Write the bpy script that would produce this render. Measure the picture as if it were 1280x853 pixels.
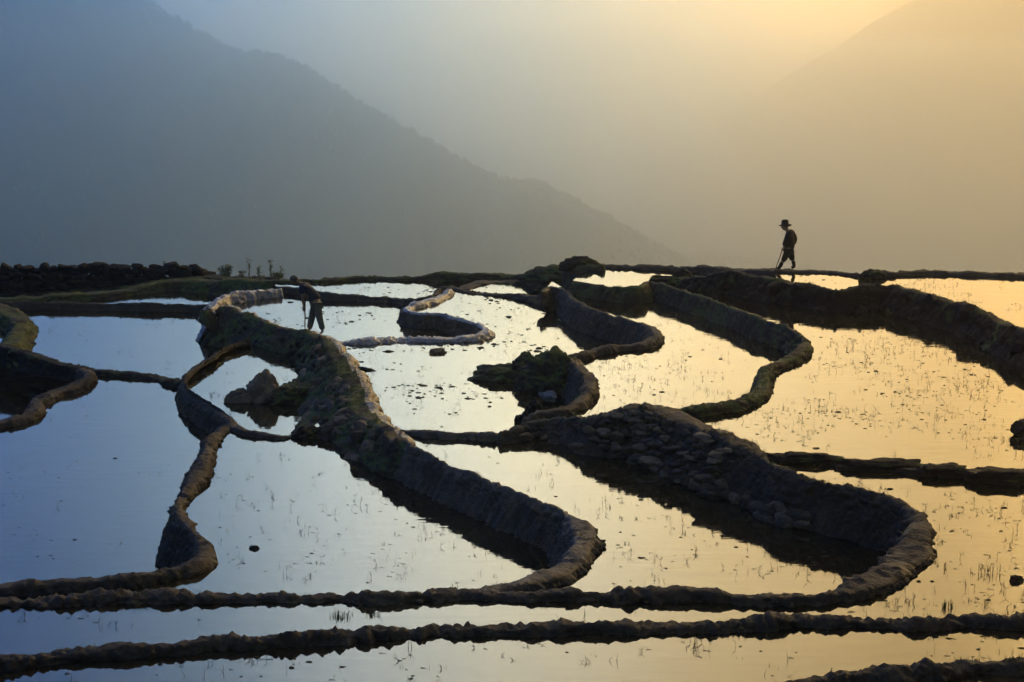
import bpy, bmesh, math, random
import numpy as np
from mathutils import Vector, Matrix, Euler
from mathutils.geometry import tessellate_polygon

for o in list(bpy.data.objects):
    bpy.data.objects.remove(o)
sc = bpy.context.scene
COL = sc.collection
R = math.radians

# ------------------------------------------------------------------ camera
FPX, HORIZON, CAM_Z = 1900.0, 60.0, 7.3
PITCH = math.atan((426.5 - HORIZON) / FPX)
cam_data = bpy.data.cameras.new('camera')
cam_data.sensor_width = 36.0
cam_data.lens = FPX / 1280.0 * 36.0
cam_data.clip_start = 0.1
cam_data.clip_end = 40000.0
cam = bpy.data.objects.new('camera', cam_data)
COL.objects.link(cam)
cam.location = (0, 0, CAM_Z)
cam.rotation_euler = (math.pi / 2 - PITCH, 0, 0)
sc.camera = cam

# ------------------------------------------------------------------ sky, sun, exposure
SUN_EL, SUN_AZ = R(23), R(33)          # azimuth from +Y towards +X
world = bpy.data.worlds.new("World")
sc.world = world
world.use_nodes = True
wn, wl_ = world.node_tree.nodes, world.node_tree.links
bg = wn['Background']
sky = wn.new('ShaderNodeTexSky')
sky.sky_type = 'NISHITA'
sky.sun_disc = False
sky.sun_elevation = SUN_EL
sky.sun_rotation = SUN_AZ
sky.altitude = 300
sky.dust_density = 3.0
sky.air_density = 1.0
geo = wn.new('ShaderNodeNewGeometry')
sep = wn.new('ShaderNodeSeparateXYZ')
wl_.new(geo.outputs['Incoming'], sep.inputs[0])      # points back along the ray
at = wn.new('ShaderNodeMath'); at.operation = 'ARCTAN2'
ab = wn.new('ShaderNodeMath'); ab.operation = 'ABSOLUTE'
ng = wn.new('ShaderNodeMath'); ng.operation = 'MULTIPLY'; ng.inputs[1].default_value = -1
ng2 = wn.new('ShaderNodeMath'); ng2.operation = 'MULTIPLY'; ng2.inputs[1].default_value = -1
wl_.new(sep.outputs['X'], ng.inputs[0]); wl_.new(sep.outputs['Y'], ng2.inputs[0])
wl_.new(ng.outputs[0], at.inputs[0]); wl_.new(ng2.outputs[0], at.inputs[1])
mr = wn.new('ShaderNodeMapRange')
mr.inputs['From Min'].default_value = R(-180); mr.inputs['From Max'].default_value = R(180)
wl_.new(at.outputs[0], mr.inputs['Value'])
ramp = wn.new('ShaderNodeValToRGB')
wl_.new(mr.outputs[0], ramp.inputs[0])
def set_ramp(rp, stops):
    els = rp.color_ramp.elements
    while len(els) > 1: els.remove(els[-1])
    els[0].position = stops[0][0]; els[0].color = (*stops[0][1], 1)
    for p, c in stops[1:]:
        e = els.new(p); e.color = (*c, 1)
SKY_TINT = [(0.0, (.95, .86, .74)), (.33, (.16, .55, 1.35)), (.41, (.04, .66, 2.0)), (.44, (.07, .46, 1.22)), (.452, (.12, .54, 1.14)), (.467, (.75, 1.3, 1.6)), (.482, (3.3, 3.4, 2.9)), (.499, (3.9, 3.5, 2.3)), (.520, (2.0, 1.52, .72)), (.545, (.40, .285, .11)), (.57, (.5, .32, .06)), (.65, (.8, .46, .05)), (.75, (.8, .7, .55)), (.85, (.95, .86, .74))]
HORIZON_TINT = [(0.0, (.7, .64, .54)), (.30, (.0, 1.8, 8.0)), (.43, (.0, 1.8, 9)), (.452, (.0, .95, 4.5)), (.467, (.06, .44, 1.3)), (.485, (.50, .44, .34)), (.505, (.66, .42, .13)), (.522, (.72, .40, .06)), (.55, (2.2, 1.0, .05)), (.66, (5, 1.9, .0)), (.74, (.6, .5, .4)), (.84, (.7, .64, .54))]
set_ramp(ramp, SKY_TINT)
# the hazy band along the horizon is deeper in colour than the sky above it
ramp2 = wn.new('ShaderNodeValToRGB'); wl_.new(mr.outputs[0], ramp2.inputs[0])
set_ramp(ramp2, HORIZON_TINT)
el = wn.new('ShaderNodeMapRange'); el.inputs['From Min'].default_value = -math.sin(R(8.5)); el.inputs['From Max'].default_value = -math.sin(R(3.5))
wl_.new(sep.outputs['Z'], el.inputs['Value'])
tm = wn.new('ShaderNodeMix'); tm.data_type = 'RGBA'
wl_.new(el.outputs[0], tm.inputs[0]); wl_.new(ramp.outputs[0], tm.inputs[6]); wl_.new(ramp2.outputs[0], tm.inputs[7])
sv_ = wn.new('ShaderNodeCombineXYZ'); za = wn.new('ShaderNodeMath'); za.operation = 'ABSOLUTE'
wl_.new(sep.outputs['Z'], za.inputs[0])
zb = wn.new('ShaderNodeMath'); zb.operation = 'MAXIMUM'; zb.inputs[1].default_value = .012; wl_.new(za.outputs[0], zb.inputs[0])
wl_.new(ng.outputs[0], sv_.inputs[0]); wl_.new(ng2.outputs[0], sv_.inputs[1]); wl_.new(zb.outputs[0], sv_.inputs[2])
wl_.new(sv_.outputs[0], sky.inputs['Vector'])
mul = wn.new('ShaderNodeMix'); mul.data_type = 'RGBA'; mul.blend_type = 'MULTIPLY'
mul.inputs[0].default_value = 1.0
wl_.new(sky.outputs[0], mul.inputs[6]); wl_.new(tm.outputs[2], mul.inputs[7])
wl_.new(mul.outputs[2], bg.inputs['Color'])
bg.inputs['Strength'].default_value = 0.14

sun_data = bpy.data.lights.new('sun', 'SUN')
sun_data.energy = 1.2
sun_data.angle = R(2)
sun_data.color = (1.0, .72, .36)
sun = bpy.data.objects.new('sun', sun_data)
COL.objects.link(sun)
sd = Vector((math.sin(SUN_AZ) * math.cos(SUN_EL), math.cos(SUN_AZ) * math.cos(SUN_EL), math.sin(SUN_EL)))
sun.rotation_euler = sd.to_track_quat('Z', 'Y').to_euler()
sc.render.engine = 'CYCLES'
sc.view_settings.view_transform = 'Standard'
sc.view_settings.look = 'None'
sc.view_settings.gamma = 1.0
sc.view_settings.use_curve_mapping = False
sc.view_settings.exposure = .5
cy = sc.cycles
cy.use_denoising = True
cy.max_bounces = 12
cy.diffuse_bounces = 2
cy.glossy_bounces = 3
cy.transmission_bounces = 2
cy.volume_bounces = 6
cy.transparent_max_bounces = 6
cy.caustics_reflective = False
cy.caustics_refractive = False

# ------------------------------------------------------------------ helpers
rng = np.random.default_rng(7)
random.seed(7)

def P(px, py, z):
    """pixel of the 1280 px photograph at height z -> point"""
    a = (px - 640) / FPX
    b = (426.5 - py) / FPX
    d = Vector((a, math.cos(PITCH) + b * math.sin(PITCH), -math.sin(PITCH) + b * math.cos(PITCH)))
    t = (z - CAM_Z) / d.z
    return Vector((d.x * t, d.y * t, z))

_perm = rng.permutation(4096).astype(np.int64)
_val = rng.random(4096) * 2 - 1
def vnoise(p):
    """smooth value noise, p (n,3) -> (n,) in -1..1"""
    p = np.asarray(p, float)
    i = np.floor(p).astype(np.int64); f = p - i
    f = f * f * f * (f * (f * 6 - 15) + 10)
    def h(x, y, z):
        return _val[(_perm[(_perm[(_perm[x & 4095] + y) & 4095] + z) & 4095])]
    x, y, z = i[:, 0], i[:, 1], i[:, 2]
    fx, fy, fz = f[:, 0], f[:, 1], f[:, 2]
    def L(a, b, t): return a + (b - a) * t
    return L(L(L(h(x, y, z), h(x+1, y, z), fx), L(h(x, y+1, z), h(x+1, y+1, z), fx), fy),
             L(L(h(x, y, z+1), h(x+1, y, z+1), fx), L(h(x, y+1, z+1), h(x+1, y+1, z+1), fx), fy), fz)
def fbm(p, oct=4, gain=.5):
    p = np.asarray(p, float); s = np.zeros(len(p)); a = 1.0; t = 0
    for k in range(oct):
        s += a * vnoise(p * (2.03 ** k) + 17.3 * k); t += a; a *= gain
    return s / t
def ridged(p, oct=3):
    p = np.asarray(p, float); s = np.zeros(len(p)); a = 1.0; t = 0
    for k in range(oct):
        s += a * (1 - 2 * np.abs(vnoise(p * (2.1 ** k) + 9.1 * k))); t += a; a *= .5
    return s / t

def worley(p, seed=0):
    """distance to the nearest jittered cell point, clamped to 0..1"""
    p = np.asarray(p, np.float64); out = np.full(len(p), 9.0)
    i0 = np.floor(p).astype(np.int64); f = p - i0
    for dx in (-1, 0, 1):
        for dy in (-1, 0, 1):
            for dz in (-1, 0, 1):
                c = i0 + (dx, dy, dz)
                h = _perm[(_perm[(_perm[(c[:, 0] + seed) & 4095] + c[:, 1]) & 4095] + c[:, 2]) & 4095]
                q = np.stack([dx + .5 + .45 * _val[h], dy + .5 + .45 * _val[(h + 1) & 4095], dz + .5 + .45 * _val[(h + 2) & 4095]], 1) - f
                np.minimum(out, (q * q).sum(1), out=out)
    return np.clip(np.sqrt(out), 0, 1)
def mesh_np(name, verts, faces, smooth=True):
    """faces: (m,k) int array or list of lists"""
    me = bpy.data.meshes.new(name)
    if isinstance(faces, np.ndarray):
        n, k = faces.shape
        me.vertices.add(len(verts)); me.vertices.foreach_set('co', np.asarray(verts, np.float32).ravel())
        me.loops.add(n * k); me.loops.foreach_set('vertex_index', faces.astype(np.int32).ravel())
        me.polygons.add(n); me.polygons.foreach_set('loop_start', np.arange(0, n * k, k, dtype=np.int32))
        me.update(calc_edges=True); me.validate()
    else:
        me.from_pydata([tuple(v) for v in verts], [], faces); me.update()
    if smooth: me.polygons.foreach_set('use_smooth', np.ones(len(me.polygons), bool))
    return me

def link(name, me, mat=None, parent=None, **props):
    o = bpy.data.objects.new(name, me)
    COL.objects.link(o)
    if mat is not None and me is not None and not me.materials: me.materials.append(mat)
    if parent is not None: o.parent = parent
    for k, v in props.items(): o[k] = v
    return o

# ------------------------------------------------------------------ materials
def new_mat(name):
    m = bpy.data.materials.new(name); m.use_nodes = True
    nt = m.node_tree
    return m, nt, nt.nodes['Principled BSDF']
def noise_node(nt, scale, detail=4, rough=.55, vec=None, dist=0.0):
    n = nt.nodes.new('ShaderNodeTexNoise'); n.inputs['Scale'].default_value = scale
    n.inputs['Detail'].default_value = detail; n.inputs['Roughness'].default_value = rough
    n.inputs['Distortion'].default_value = dist
    if vec is not None: nt.links.new(vec, n.inputs['Vector'])
    return n
def ramp_node(nt, fac, stops):
    r = nt.nodes.new('ShaderNodeValToRGB'); set_ramp(r, stops); nt.links.new(fac, r.inputs[0]); return r
def bump_node(nt, bsdf, h, strength, dist):
    b = nt.nodes.new('ShaderNodeBump'); b.inputs['Strength'].default_value = strength
    b.inputs['Distance'].default_value = dist
    nt.links.new(h, b.inputs['Height']); nt.links.new(b.outputs[0], bsdf.inputs['Normal']); return b

def mud_material(name, dark, mid, light, rough=(.45, .85), green=0.0, spec=.5):
    m, nt, b = new_mat(name)
    tc = nt.nodes.new('ShaderNodeTexCoord'); v = tc.outputs['Object']
    n1 = noise_node(nt, 2.2, 8, .62, v)
    n2 = noise_node(nt, 28, 6, .7, v)
    mx = nt.nodes.new('ShaderNodeMix'); mx.data_type = 'FLOAT'; mx.inputs[0].default_value = .42
    nt.links.new(n1.outputs[0], mx.inputs[2]); nt.links.new(n2.outputs[0], mx.inputs[3])
    rp = ramp_node(nt, mx.outputs[0], [(.33, dark), (.50, mid), (.66, light)])
    col = rp.outputs[0]
    if green:
        gn = noise_node(nt, 1.1, 7, .65, v)
        gm = ramp_node(nt, gn.outputs[0], [(.56 - green * .2, (0, 0, 0)), (.64 - green * .2, (1, 1, 1))])
        gc = ramp_node(nt, n2.outputs[0], [(.35, (.018, .030, .008)), (.65, (.075, .095, .022))])
        g = nt.nodes.new('ShaderNodeMix'); g.data_type = 'RGBA'
        # grass only on faces that look up
        ge = nt.nodes.new('ShaderNodeNewGeometry'); sx = nt.nodes.new('ShaderNodeSeparateXYZ')
        nt.links.new(ge.outputs['Normal'], sx.inputs[0])
        up = ramp_node(nt, sx.outputs['Z'], [(.25, (0, 0, 0)), (.6, (1, 1, 1))])
        mm = nt.nodes.new('ShaderNodeMath'); mm.operation = 'MULTIPLY'
        nt.links.new(up.outputs[0], mm.inputs[0]); nt.links.new(gm.outputs[0], mm.inputs[1])
        nt.links.new(mm.outputs[0], g.inputs[0]); nt.links.new(col, g.inputs[6]); nt.links.new(gc.outputs[0], g.inputs[7])
        col = g.outputs[2]
    nt.links.new(col, b.inputs['Base Color'])
    rr = nt.nodes.new('ShaderNodeMapRange'); rr.inputs['From Min'].default_value = .35; rr.inputs['From Max'].default_value = .65
    rr.inputs['To Min'].default_value = rough[0]; rr.inputs['To Max'].default_value = rough[1]
    nt.links.new(n1.outputs[0], rr.inputs['Value']); nt.links.new(rr.outputs[0], b.inputs['Roughness'])
    b.inputs['Specular IOR Level'].default_value = spec
    bn = noise_node(nt, 22, 8, .68, v)
    bump_node(nt, b, bn.outputs[0], .9, .05)
    return m

M_MUD = mud_material('bund_mud', (.013, .010, .007), (.034, .027, .019), (.090, .070, .047), rough=(.6, .92), spec=.25)
M_MUDG = mud_material('bund_mud_with_grass', (.012, .0095, .007), (.034, .026, .017), (.09, .069, .043), green=.6, rough=(.65, .95), spec=.22)
M_GREEN = mud_material('grassy_earth', (.012, .011, .008), (.030, .026, .017), (.06, .052, .034), green=.75, rough=(.7, .95), spec=.2)
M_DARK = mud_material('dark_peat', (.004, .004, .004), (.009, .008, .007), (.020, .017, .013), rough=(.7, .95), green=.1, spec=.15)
M_WET_SHEEN = mud_material('wet_mud_painted_sheen', (.06, .056, .05), (.17, .16, .15), (.40, .385, .36), rough=(.22, .42), spec=.8)  # pale base colour stands in for sky glow reflected off wet mud
M_CUT = mud_material('cut_mud_wall', (.024, .020, .015), (.062, .052, .040), (.135, .115, .085), rough=(.55, .85), spec=.3)
M_DAMP_HIGHLIGHT = mud_material('damp_mud_highlight', (.03, .027, .023), (.075, .068, .058), (.19, .175, .15), rough=(.25, .5), spec=.7)  # paler than the other mud: a bright wet highlight put into the colour
M_STONE = mud_material('field_stone', (.035, .029, .021), (.085, .070, .050), (.19, .155, .11), rough=(.6, .9), spec=.3)
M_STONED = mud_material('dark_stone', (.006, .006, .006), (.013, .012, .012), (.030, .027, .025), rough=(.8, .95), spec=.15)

def water_material():
    m, nt, b = new_mat('pond_water')
    tc = nt.nodes.new('ShaderNodeTexCoord'); v = tc.outputs['Object']
    n = noise_node(nt, .35, 5, .6, v)
    rp = ramp_node(nt, n.outputs[0], [(.3, (.010, .0085, .005)), (.7, (.020, .017, .010))])
    nt.links.new(rp.outputs[0], b.inputs['Base Color'])
    b.inputs['Roughness'].default_value = .035
    b.inputs['IOR'].default_value = 1.6
    mp = nt.nodes.new('ShaderNodeMapping'); mp.inputs['Scale'].default_value = (.55, 2.2, 1)
    nt.links.new(v, mp.inputs[0])
    r1 = noise_node(nt, 2.2, 3, .5, mp.outputs[0]); r2 = noise_node(nt, .5, 3, .6, v)
    pw = ramp_node(nt, r2.outputs[0], [(.42, (.12, .12, .12)), (.68, (1, 1, 1))])
    mm = nt.nodes.new('ShaderNodeMath'); mm.operation = 'MULTIPLY'
    nt.links.new(r1.outputs[0], mm.inputs[0]); nt.links.new(pw.outputs[0], mm.inputs[1])
    bump_node(nt, b, mm.outputs[0], .14, .03)
    return m
M_WATER = water_material()

def plain(name, c, rough=.8, spec=.3, var=.3, scale=20):
    m, nt, b = new_mat(name)
    tc = nt.nodes.new('ShaderNodeTexCoord')
    n = noise_node(nt, scale, 5, .6, tc.outputs['Object'])
    lo = tuple(x * (1 - var) for x in c); hi = tuple(x * (1 + var) for x in c)
    rp = ramp_node(nt, n.outputs[0], [(.35, lo), (.65, hi)])
    nt.links.new(rp.outputs[0], b.inputs['Base Color'])
    b.inputs['Roughness'].default_value = rough; b.inputs['Specular IOR Level'].default_value = spec
    return m
M_STUBBLE = plain('rice_stem', (.035, .034, .018), .7)
M_GRASS = plain('grass_blade', (.050, .068, .018), .65, var=.5, scale=6)
M_LEAF = plain('weed_leaf', (.045, .070, .020), .6, var=.4)

# ------------------------------------------------------------------ bunds
BUNDS = {}
class Path:
    pass
def make_path(pts, ds):
    """pts [(px,py,z,wl,wr,w,runl,runr)] -> dense samples, ctrl index -> sample index"""
    C = np.array([list(P(a[0], a[1], a[2])) + list(a[3:]) for a in pts], float)
    n = len(C); out = []; idx = []
    for i in range(n - 1):
        p1, p2 = C[i, :3], C[i + 1, :3]
        p0 = C[i - 1, :3] if i > 0 else 2 * p1 - p2
        p3 = C[i + 2, :3] if i + 2 < n else 2 * p2 - p1
        L = np.linalg.norm(p2 - p1)
        # centripetal-scaled tangents
        l0 = max(np.linalg.norm(p1 - p0), 1e-3); l2 = max(np.linalg.norm(p3 - p2), 1e-3)
        t1 = ((p1 - p0) / l0 * L + (p2 - p1) / L * l0) / (L + l0) * L
        t2 = ((p2 - p1) / L * l2 + (p3 - p2) / l2 * L) / (L + l2) * L
        k = max(2, int(L / ds))
        idx.append(sum(len(o) for o in out))
        t = (np.arange(k) / k)[:, None]
        pos = (2*t**3 - 3*t**2 + 1) * p1 + (t**3 - 2*t**2 + t) * t1 + (-2*t**3 + 3*t**2) * p2 + (t**3 - t**2) * t2
        att = C[i, 3:] * (1 - t) + C[i + 1, 3:] * t
        out.append(np.hstack([pos, att]))
    idx.append(sum(len(o) for o in out)); out.append(C[-1:, :])
    D = np.vstack(out)
    p = Path(); p.D = D; p.idx = idx; p.px = [(a[0], a[1]) for a in pts]
    return p

def bund(name, label, pts, wl, wr, w=.16, runl=.30, runr=.30, ds=.06, amp=.05, rib=.03, streak=0.0, mat=None,
         cat='bund', seed=0, rows=None, taper=True, mat_r=None, mat_l=None, name_l=False, clod=.16):
    full = []
    for a in pts:
        a = list(a) + [None] * (8 - len(a))
        dflt = [None, None, None, wl, wr, w, runl, runr]
        full.append([dflt[k] if a[k] is None else a[k] for k in range(8)])
    p = make_path(full, ds); D = p.D
    BUNDS[name] = p
    n = len(D)
    tan = np.gradient(D[:, :2], axis=0); tan /= np.linalg.norm(tan, axis=1)[:, None] + 1e-9
    kk = np.ones(5) / 5
    tp = np.pad(tan, ((2, 2), (0, 0)), mode='edge')
    tan = np.stack([np.convolve(tp[:, c], kk, 'valid') for c in (0, 1)], 1); tan /= np.linalg.norm(tan, axis=1)[:, None] + 1e-9
    nor = np.stack([-tan[:, 1], tan[:, 0]], 1)               # left of travel
    seg = np.linalg.norm(np.diff(D[:, :2], axis=0), axis=1); s = np.concatenate([[0], np.cumsum(seg)])
    off = seed * 13.7
    lowf = vnoise(np.stack([s / 1.3 + off, s * 0, s * 0], 1)); lowf2 = vnoise(np.stack([s / .45 + off, s * 0 + 5, s * 0], 1))
    zc = D[:, 2] + .025 * lowf + .02 * lowf2
    ww = D[:, 5] * (1 + .22 * vnoise(np.stack([s / .8 + off, s * 0 + 9, s * 0], 1)))
    if taper:
        e = np.minimum(s, s[-1] - s); f = np.clip(e / .35, 0, 1) ** .5
        ww = ww * (.3 + .7 * f)
    dl = zc - (D[:, 3] - .22); dr = zc - (D[:, 4] - .22)
    hmax = max(dl.max(), dr.max())
    if rows is None:
        rows = (max(5, int(dl.max() / ds * 1.0)), 6, max(5, int(dr.max() / ds * 1.0)))
    rl, rc, rr = rows
    V = []; N = []; T = []
    def add(offs, z, nz, nside, t):
        V.append(np.stack([D[:, 0] + nor[:, 0] * offs, D[:, 1] + nor[:, 1] * offs, z], 1))
        N.append(np.stack([nor[:, 0] * nside, nor[:, 1] * nside, nz * np.ones(n)], 1)); T.append(t)
    for k in range(rl):
        u = 1 - k / rl                                       # 1 bottom .. 0 top
        d = dl * u
        add(ww + D[:, 6] * d * (.75 + .25 * u), zc - .035 - d + .035 * u, .35, 1.0, d)
    for k in range(rc + 1):
        c = 1 - 2 * k / rc
        add(ww * c, zc - .03 * abs(c) ** 5, 1.0, c * .5, np.zeros(n))
    for k in range(1, rr + 1):
        u = k / rr; d = dr * u
        add(-(ww + D[:, 7] * d * (.75 + .25 * u)), zc - .035 - d + .035 * u, .35, -1.0, d)
    V = np.stack(V, 1); N = np.stack(N, 1); T = np.stack(T, 1)
    m = V.shape[1]
    N /= np.linalg.norm(N, axis=2)[:, :, None]
    S = np.repeat(s[:, None], m, 1)
    flat = V.reshape(-1, 3)
    a1 = fbm(flat * 2.6 + off, 3, .5) * amp * 1.0
    bil = np.abs(vnoise(flat * 6.5 + off)) * .55 + np.abs(vnoise(flat * 14 + off * 2)) * .3 + np.abs(vnoise(flat * 29 + off)) * .15
    patch = np.clip(.55 + .9 * vnoise(flat * 1.9 + 40 + off), .15, 1.3)
    onf = np.clip(.45 + T.ravel() / .10, .45, 1)
    wp = flat + .10 * np.stack([vnoise(flat * 4 + 11), vnoise(flat * 4 + 23), vnoise(flat * 4 + 37)], 1)
    cl = .62 * (.55 - worley(wp * (6.2, 6.2, 8.0), seed)) + .38 * (.55 - worley(wp * (14.5, 14.5, 17.0), seed + 5))
    a2 = (bil - .28) * amp * 1.6 * patch * onf + cl * clod * (.45 + .55 * onf) * (1 - .62 * np.clip((T.ravel() - .16) / .15, 0, 1) * (streak > 0)) * np.clip(.4 + patch, .4, 1.4) + vnoise(flat * 34 + off) * amp * .18
    # transverse swipes of the hoe across the bund
    wob = .35 * vnoise(flat * 1.7 + 3 + off)
    q = np.stack([S.ravel() / .21 + wob * 2, T.ravel() * .9 + off, 0 * S.ravel()], 1)
    a3 = ridged(q, 2) * rib * np.clip(.25 + T.ravel() / .12, .25, 1) * np.clip(.6 + vnoise(flat * 1.1 + 70), .1, 1.3)
    dsp = a1 + a2 + a3
    if streak:
        q = np.stack([(S.ravel() + T.ravel() * .35) / .11, T.ravel() * .7 + off, 0 * S.ravel()], 1)
        q2 = np.stack([(S.ravel() + T.ravel() * .35) / .035, T.ravel() * 1.6 + off, 0 * S.ravel()], 1)
        on = np.clip(T.ravel() / .12, 0, 1)
        dsp = dsp + (ridged(q, 2) * streak * 1.5 + vnoise(q2) * streak * .9) * on
    flat = flat + N.reshape(-1, 3) * dsp[:, None]
    ii = np.arange(n - 1)[:, None] * m + np.arange(m - 1)[None, :]
    F = np.stack([ii, ii + 1, ii + m + 1, ii + m], 2).reshape(-1, 4)
    # close both ends and the underside
    tail = []
    caps = []
    flatl = flat
    base = len(flatl)
    for e in (0, n - 1):
        c = flatl[e * m:(e + 1) * m].mean(0); c = c + np.array([*(tan[e] * (-.15 if e == 0 else .15)), -.1])
        tail.append(c)
    flatl = np.vstack([flatl, tail])
    tri = [[base, k + 1, k] for k in range(m - 1)] + [[base + 1, (n - 1) * m + k, (n - 1) * m + k + 1] for k in range(m - 1)]
    F4 = np.vstack([F, np.array([[a, b, c, c] for a, b, c in tri])])
    me = mesh_np(name, flatl, F4[:len(F)])
    # caps through bmesh-free second mesh join
    bm = bmesh.new(); bm.from_mesh(me); bm.verts.ensure_lookup_table()
    if len(bm.verts) == len(flatl):
        for a, b, c in tri:
            try: bm.faces.new((bm.verts[a], bm.verts[b], bm.verts[c]))
            except ValueError: pass
        for f in bm.faces: f.smooth = True
        bm.to_mesh(me)
    bm.free()
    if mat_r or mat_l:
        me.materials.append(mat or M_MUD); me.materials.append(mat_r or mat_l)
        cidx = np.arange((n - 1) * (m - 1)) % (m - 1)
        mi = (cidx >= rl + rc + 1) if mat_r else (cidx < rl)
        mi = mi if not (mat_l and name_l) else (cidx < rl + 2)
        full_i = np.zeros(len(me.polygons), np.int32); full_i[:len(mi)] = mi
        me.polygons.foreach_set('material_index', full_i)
    p.surf = flat.reshape(n, m, 3); p.N = N; p.rows = rows; p.s = s
    o = link(name, me, mat or M_MUD, label=label, category=cat)
    p.obj = o
    return o

exec_order = None
W_R, W_P1, W_P0, W_P00 = 0.0, 0.0, .08, .16
W_C2, W_P2, W_M, W_L, W_U, W_N, W_Q, W_S, W_T, W_Z, W_Y = -.40, -.70, -.95, -1.32, -1.28, -1.78, -2.2, -2.15, -2.05, -1.12, -1.05
W_AA, W_BB, W_CC, W_IP = .02, .42, .42, -2.9
BG = 'earth bunds between the flooded terraces'
LOWER = {'B': .05, 'B1': .075, 'B0': .07, 'UZ': .07, 'E': .07, 'K2': .0, 'K': .03, 'GB': 0, 'FL': .02, 'LB1': 0}
def B(key, label, pts, wl, wr, ws=(), **k):
    pts = [list(a) + [None] * (8 - len(a)) for a in pts]
    for a in pts: a[2] -= LOWER.get(key, .04)
    for i0, i1, w_, dz in ws:
        for i in range(i0, i1 + 1): pts[i][5] = w_; pts[i][2] += dz
    o = bund('earth_bund', label, pts, wl, wr, **k)
    BUNDS[key] = BUNDS.pop('earth_bund'); o['group'] = BG
    return o

B('B0', 'short mud bund crossing the bottom right corner in the foreground',
  [(930, 872, .38), (985, 858, .38), (1020, 849, .38), (1055, 844, .38), (1110, 839, .38), (1150, 835, .38), (1180, 829, .38), (1215, 824, .38), (1247, 825, .38), (1290, 822, .38), (1360, 816, .38), (1440, 812, .38), (1720, 800, .38)],
  W_P0, W_P00, w=.10, ds=.028, amp=.06, rib=.035, seed=1)
B('B1', 'long low mud bund in the foreground, nearest one to span the whole width',
  [(-230, 852, .26), (-110, 836, .26), (-40, 830, .26), (0, 825, .26), (62, 817, .26), (125, 811, .26), (175, 808, .26), (225, 805, .26), (272, 798, .26), (320, 799, .26), (352, 795, .26), (420, 791, .26), (477, 786, .26), (545, 783, .26), (600, 782, .26), (640, 781, .26), (690, 781, .26), (752, 779, .26), (815, 779, .26), (852, 777, .26), (900, 777, .26), (960, 773, .26), (1065, 771, .26), (1160, 774, .26), (1210, 770, .26), (1247, 773, .26), (1290, 774, .26), (1400, 776, .26), (1520, 779, .26), (1820, 784, .26)],
  W_P1, W_P0, w=.10, ds=.028, amp=.06, rib=.035, seed=2)
# the long hooked bank: stone wall, dark cut wall, tight bend, then the low lip that runs left across the frame
Bp = [(625, 540, -.42), (645, 536, -.42), (662, 530, -.38), (690, 525, -.30), (720, 522, -.15), (750, 517, .05), (778, 511, .18), (805, 508, .24), (830, 511, .24), (852, 522, .24), (875, 532, .24), (900, 542, .24), (930, 555, .24), (955, 572, .24), (982, 588, .22), (1004, 596, .20), (1042, 604, .20), (1084, 613, .20), (1108, 621, .20), (1130, 631, .18), (1147, 646, .18), (1147, 668, .18), (1132, 693, .18), (1108, 713, .18), (1075, 728, .18), (1040, 739, .18), (960, 743, .18), (852, 740, .18), (790, 741, .18), (735, 740, .18), (680, 741, .18), (640, 741, .18), (585, 738, .18), (545, 739, .18), (495, 743, .18), (420, 742, .18), (320, 742, .18), (212, 742, .18), (125, 743, .18), (50, 746, .18), (0, 748, .18), (-80, 751, .18), (-260, 757, .18)]
def bpatt(i, a):
    x, y, z = a
    wl = W_M if i < 3 else (W_C2 if i < 7 else (W_R if i < 14 else W_P1))
    wr = W_P2 if i < 31 else W_L
    w = .22 if 5 <= i <= 12 else (.08 if i < 21 else (.24 if i < 25 else (.09 if i < 37 else .13)))
    if 13 <= i <= 20: z -= .06
    if i >= 27: z -= .035
    rr = .70 if 3 <= i <= 12 else (.42 if i < 19 else .22)
    return (x, y, z, wl, wr, w, .22, rr)
B('B', 'longest hooked bank, with stones piled on its face, low where it runs left',
  [bpatt(i, a) for i, a in enumerate(Bp)], W_P1, W_P2, ds=.032, amp=.06, rib=.03, streak=.035, seed=3, mat=M_MUD)
B('A', 'bank in the centre with a tall furrowed mud wall, curling into a hook at right',
  [(655, 541, -.50), (620, 543, -.50), (590, 541, -.50), (560, 541, -.50), (525, 538, -.50), (503, 538, -.50), (500, 545, -.50), (515, 557, -.50), (545, 572, -.50), (580, 587, -.50), (615, 602, -.50), (665, 622, -.50), (706, 640, -.50), (727, 656, -.50), (731, 674, -.50), (720, 693, -.50), (700, 710, -.50), (672, 723, -.50), (640, 731, -.50), (600, 737, -.50), (560, 741, -.50)],
  W_P2, W_L, ws=[(0, 4, .09, -.04), (5, 12, .045, -.09), (13, 17, .17, 0)], w=.13, runl=.25, runr=.40, ds=.028, amp=.035, rib=.022, streak=.05, clod=.13, seed=4, mat=M_CUT)
for d_ in ():
    pass
B('F', 'low straight bund at right under a row of long earth blocks',
  [(948, 566, .12), (990, 573, .10), (1045, 578, .10), (1100, 583, .10), (1145, 588, .10), (1215, 593, .10), (1290, 602, .10), (1420, 618, .05), (1560, 636, .05), (1780, 655, .05)],
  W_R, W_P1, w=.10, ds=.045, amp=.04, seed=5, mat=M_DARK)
B('D', 'bank with a dark wall right of centre whose low lip meets the stone pile',
  [(716, 353, .0), (745, 356, .05), (770, 358, .1), (795, 358, .14), (812, 351, .2), (827, 355, .2), (860, 365, .2), (907, 382, .2), (945, 397, .2), (982, 410, .2), (1003, 421, .2), (1004, 434, .2), (986, 446, .2), (964, 456, .2), (955, 470, .2), (950, 487, .2), (930, 498, .2), (895, 506, .2), (850, 511, .2), (800, 514, .2)],
  W_R, W_C2, ws=[(0, 3, .10, 0), (4, 10, .07, -.06), (11, 12, .14, 0)], w=.13, runl=.25, runr=.40, ds=.05, amp=.06, rib=.035, streak=.03, seed=6, mat=M_MUDG)
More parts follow.
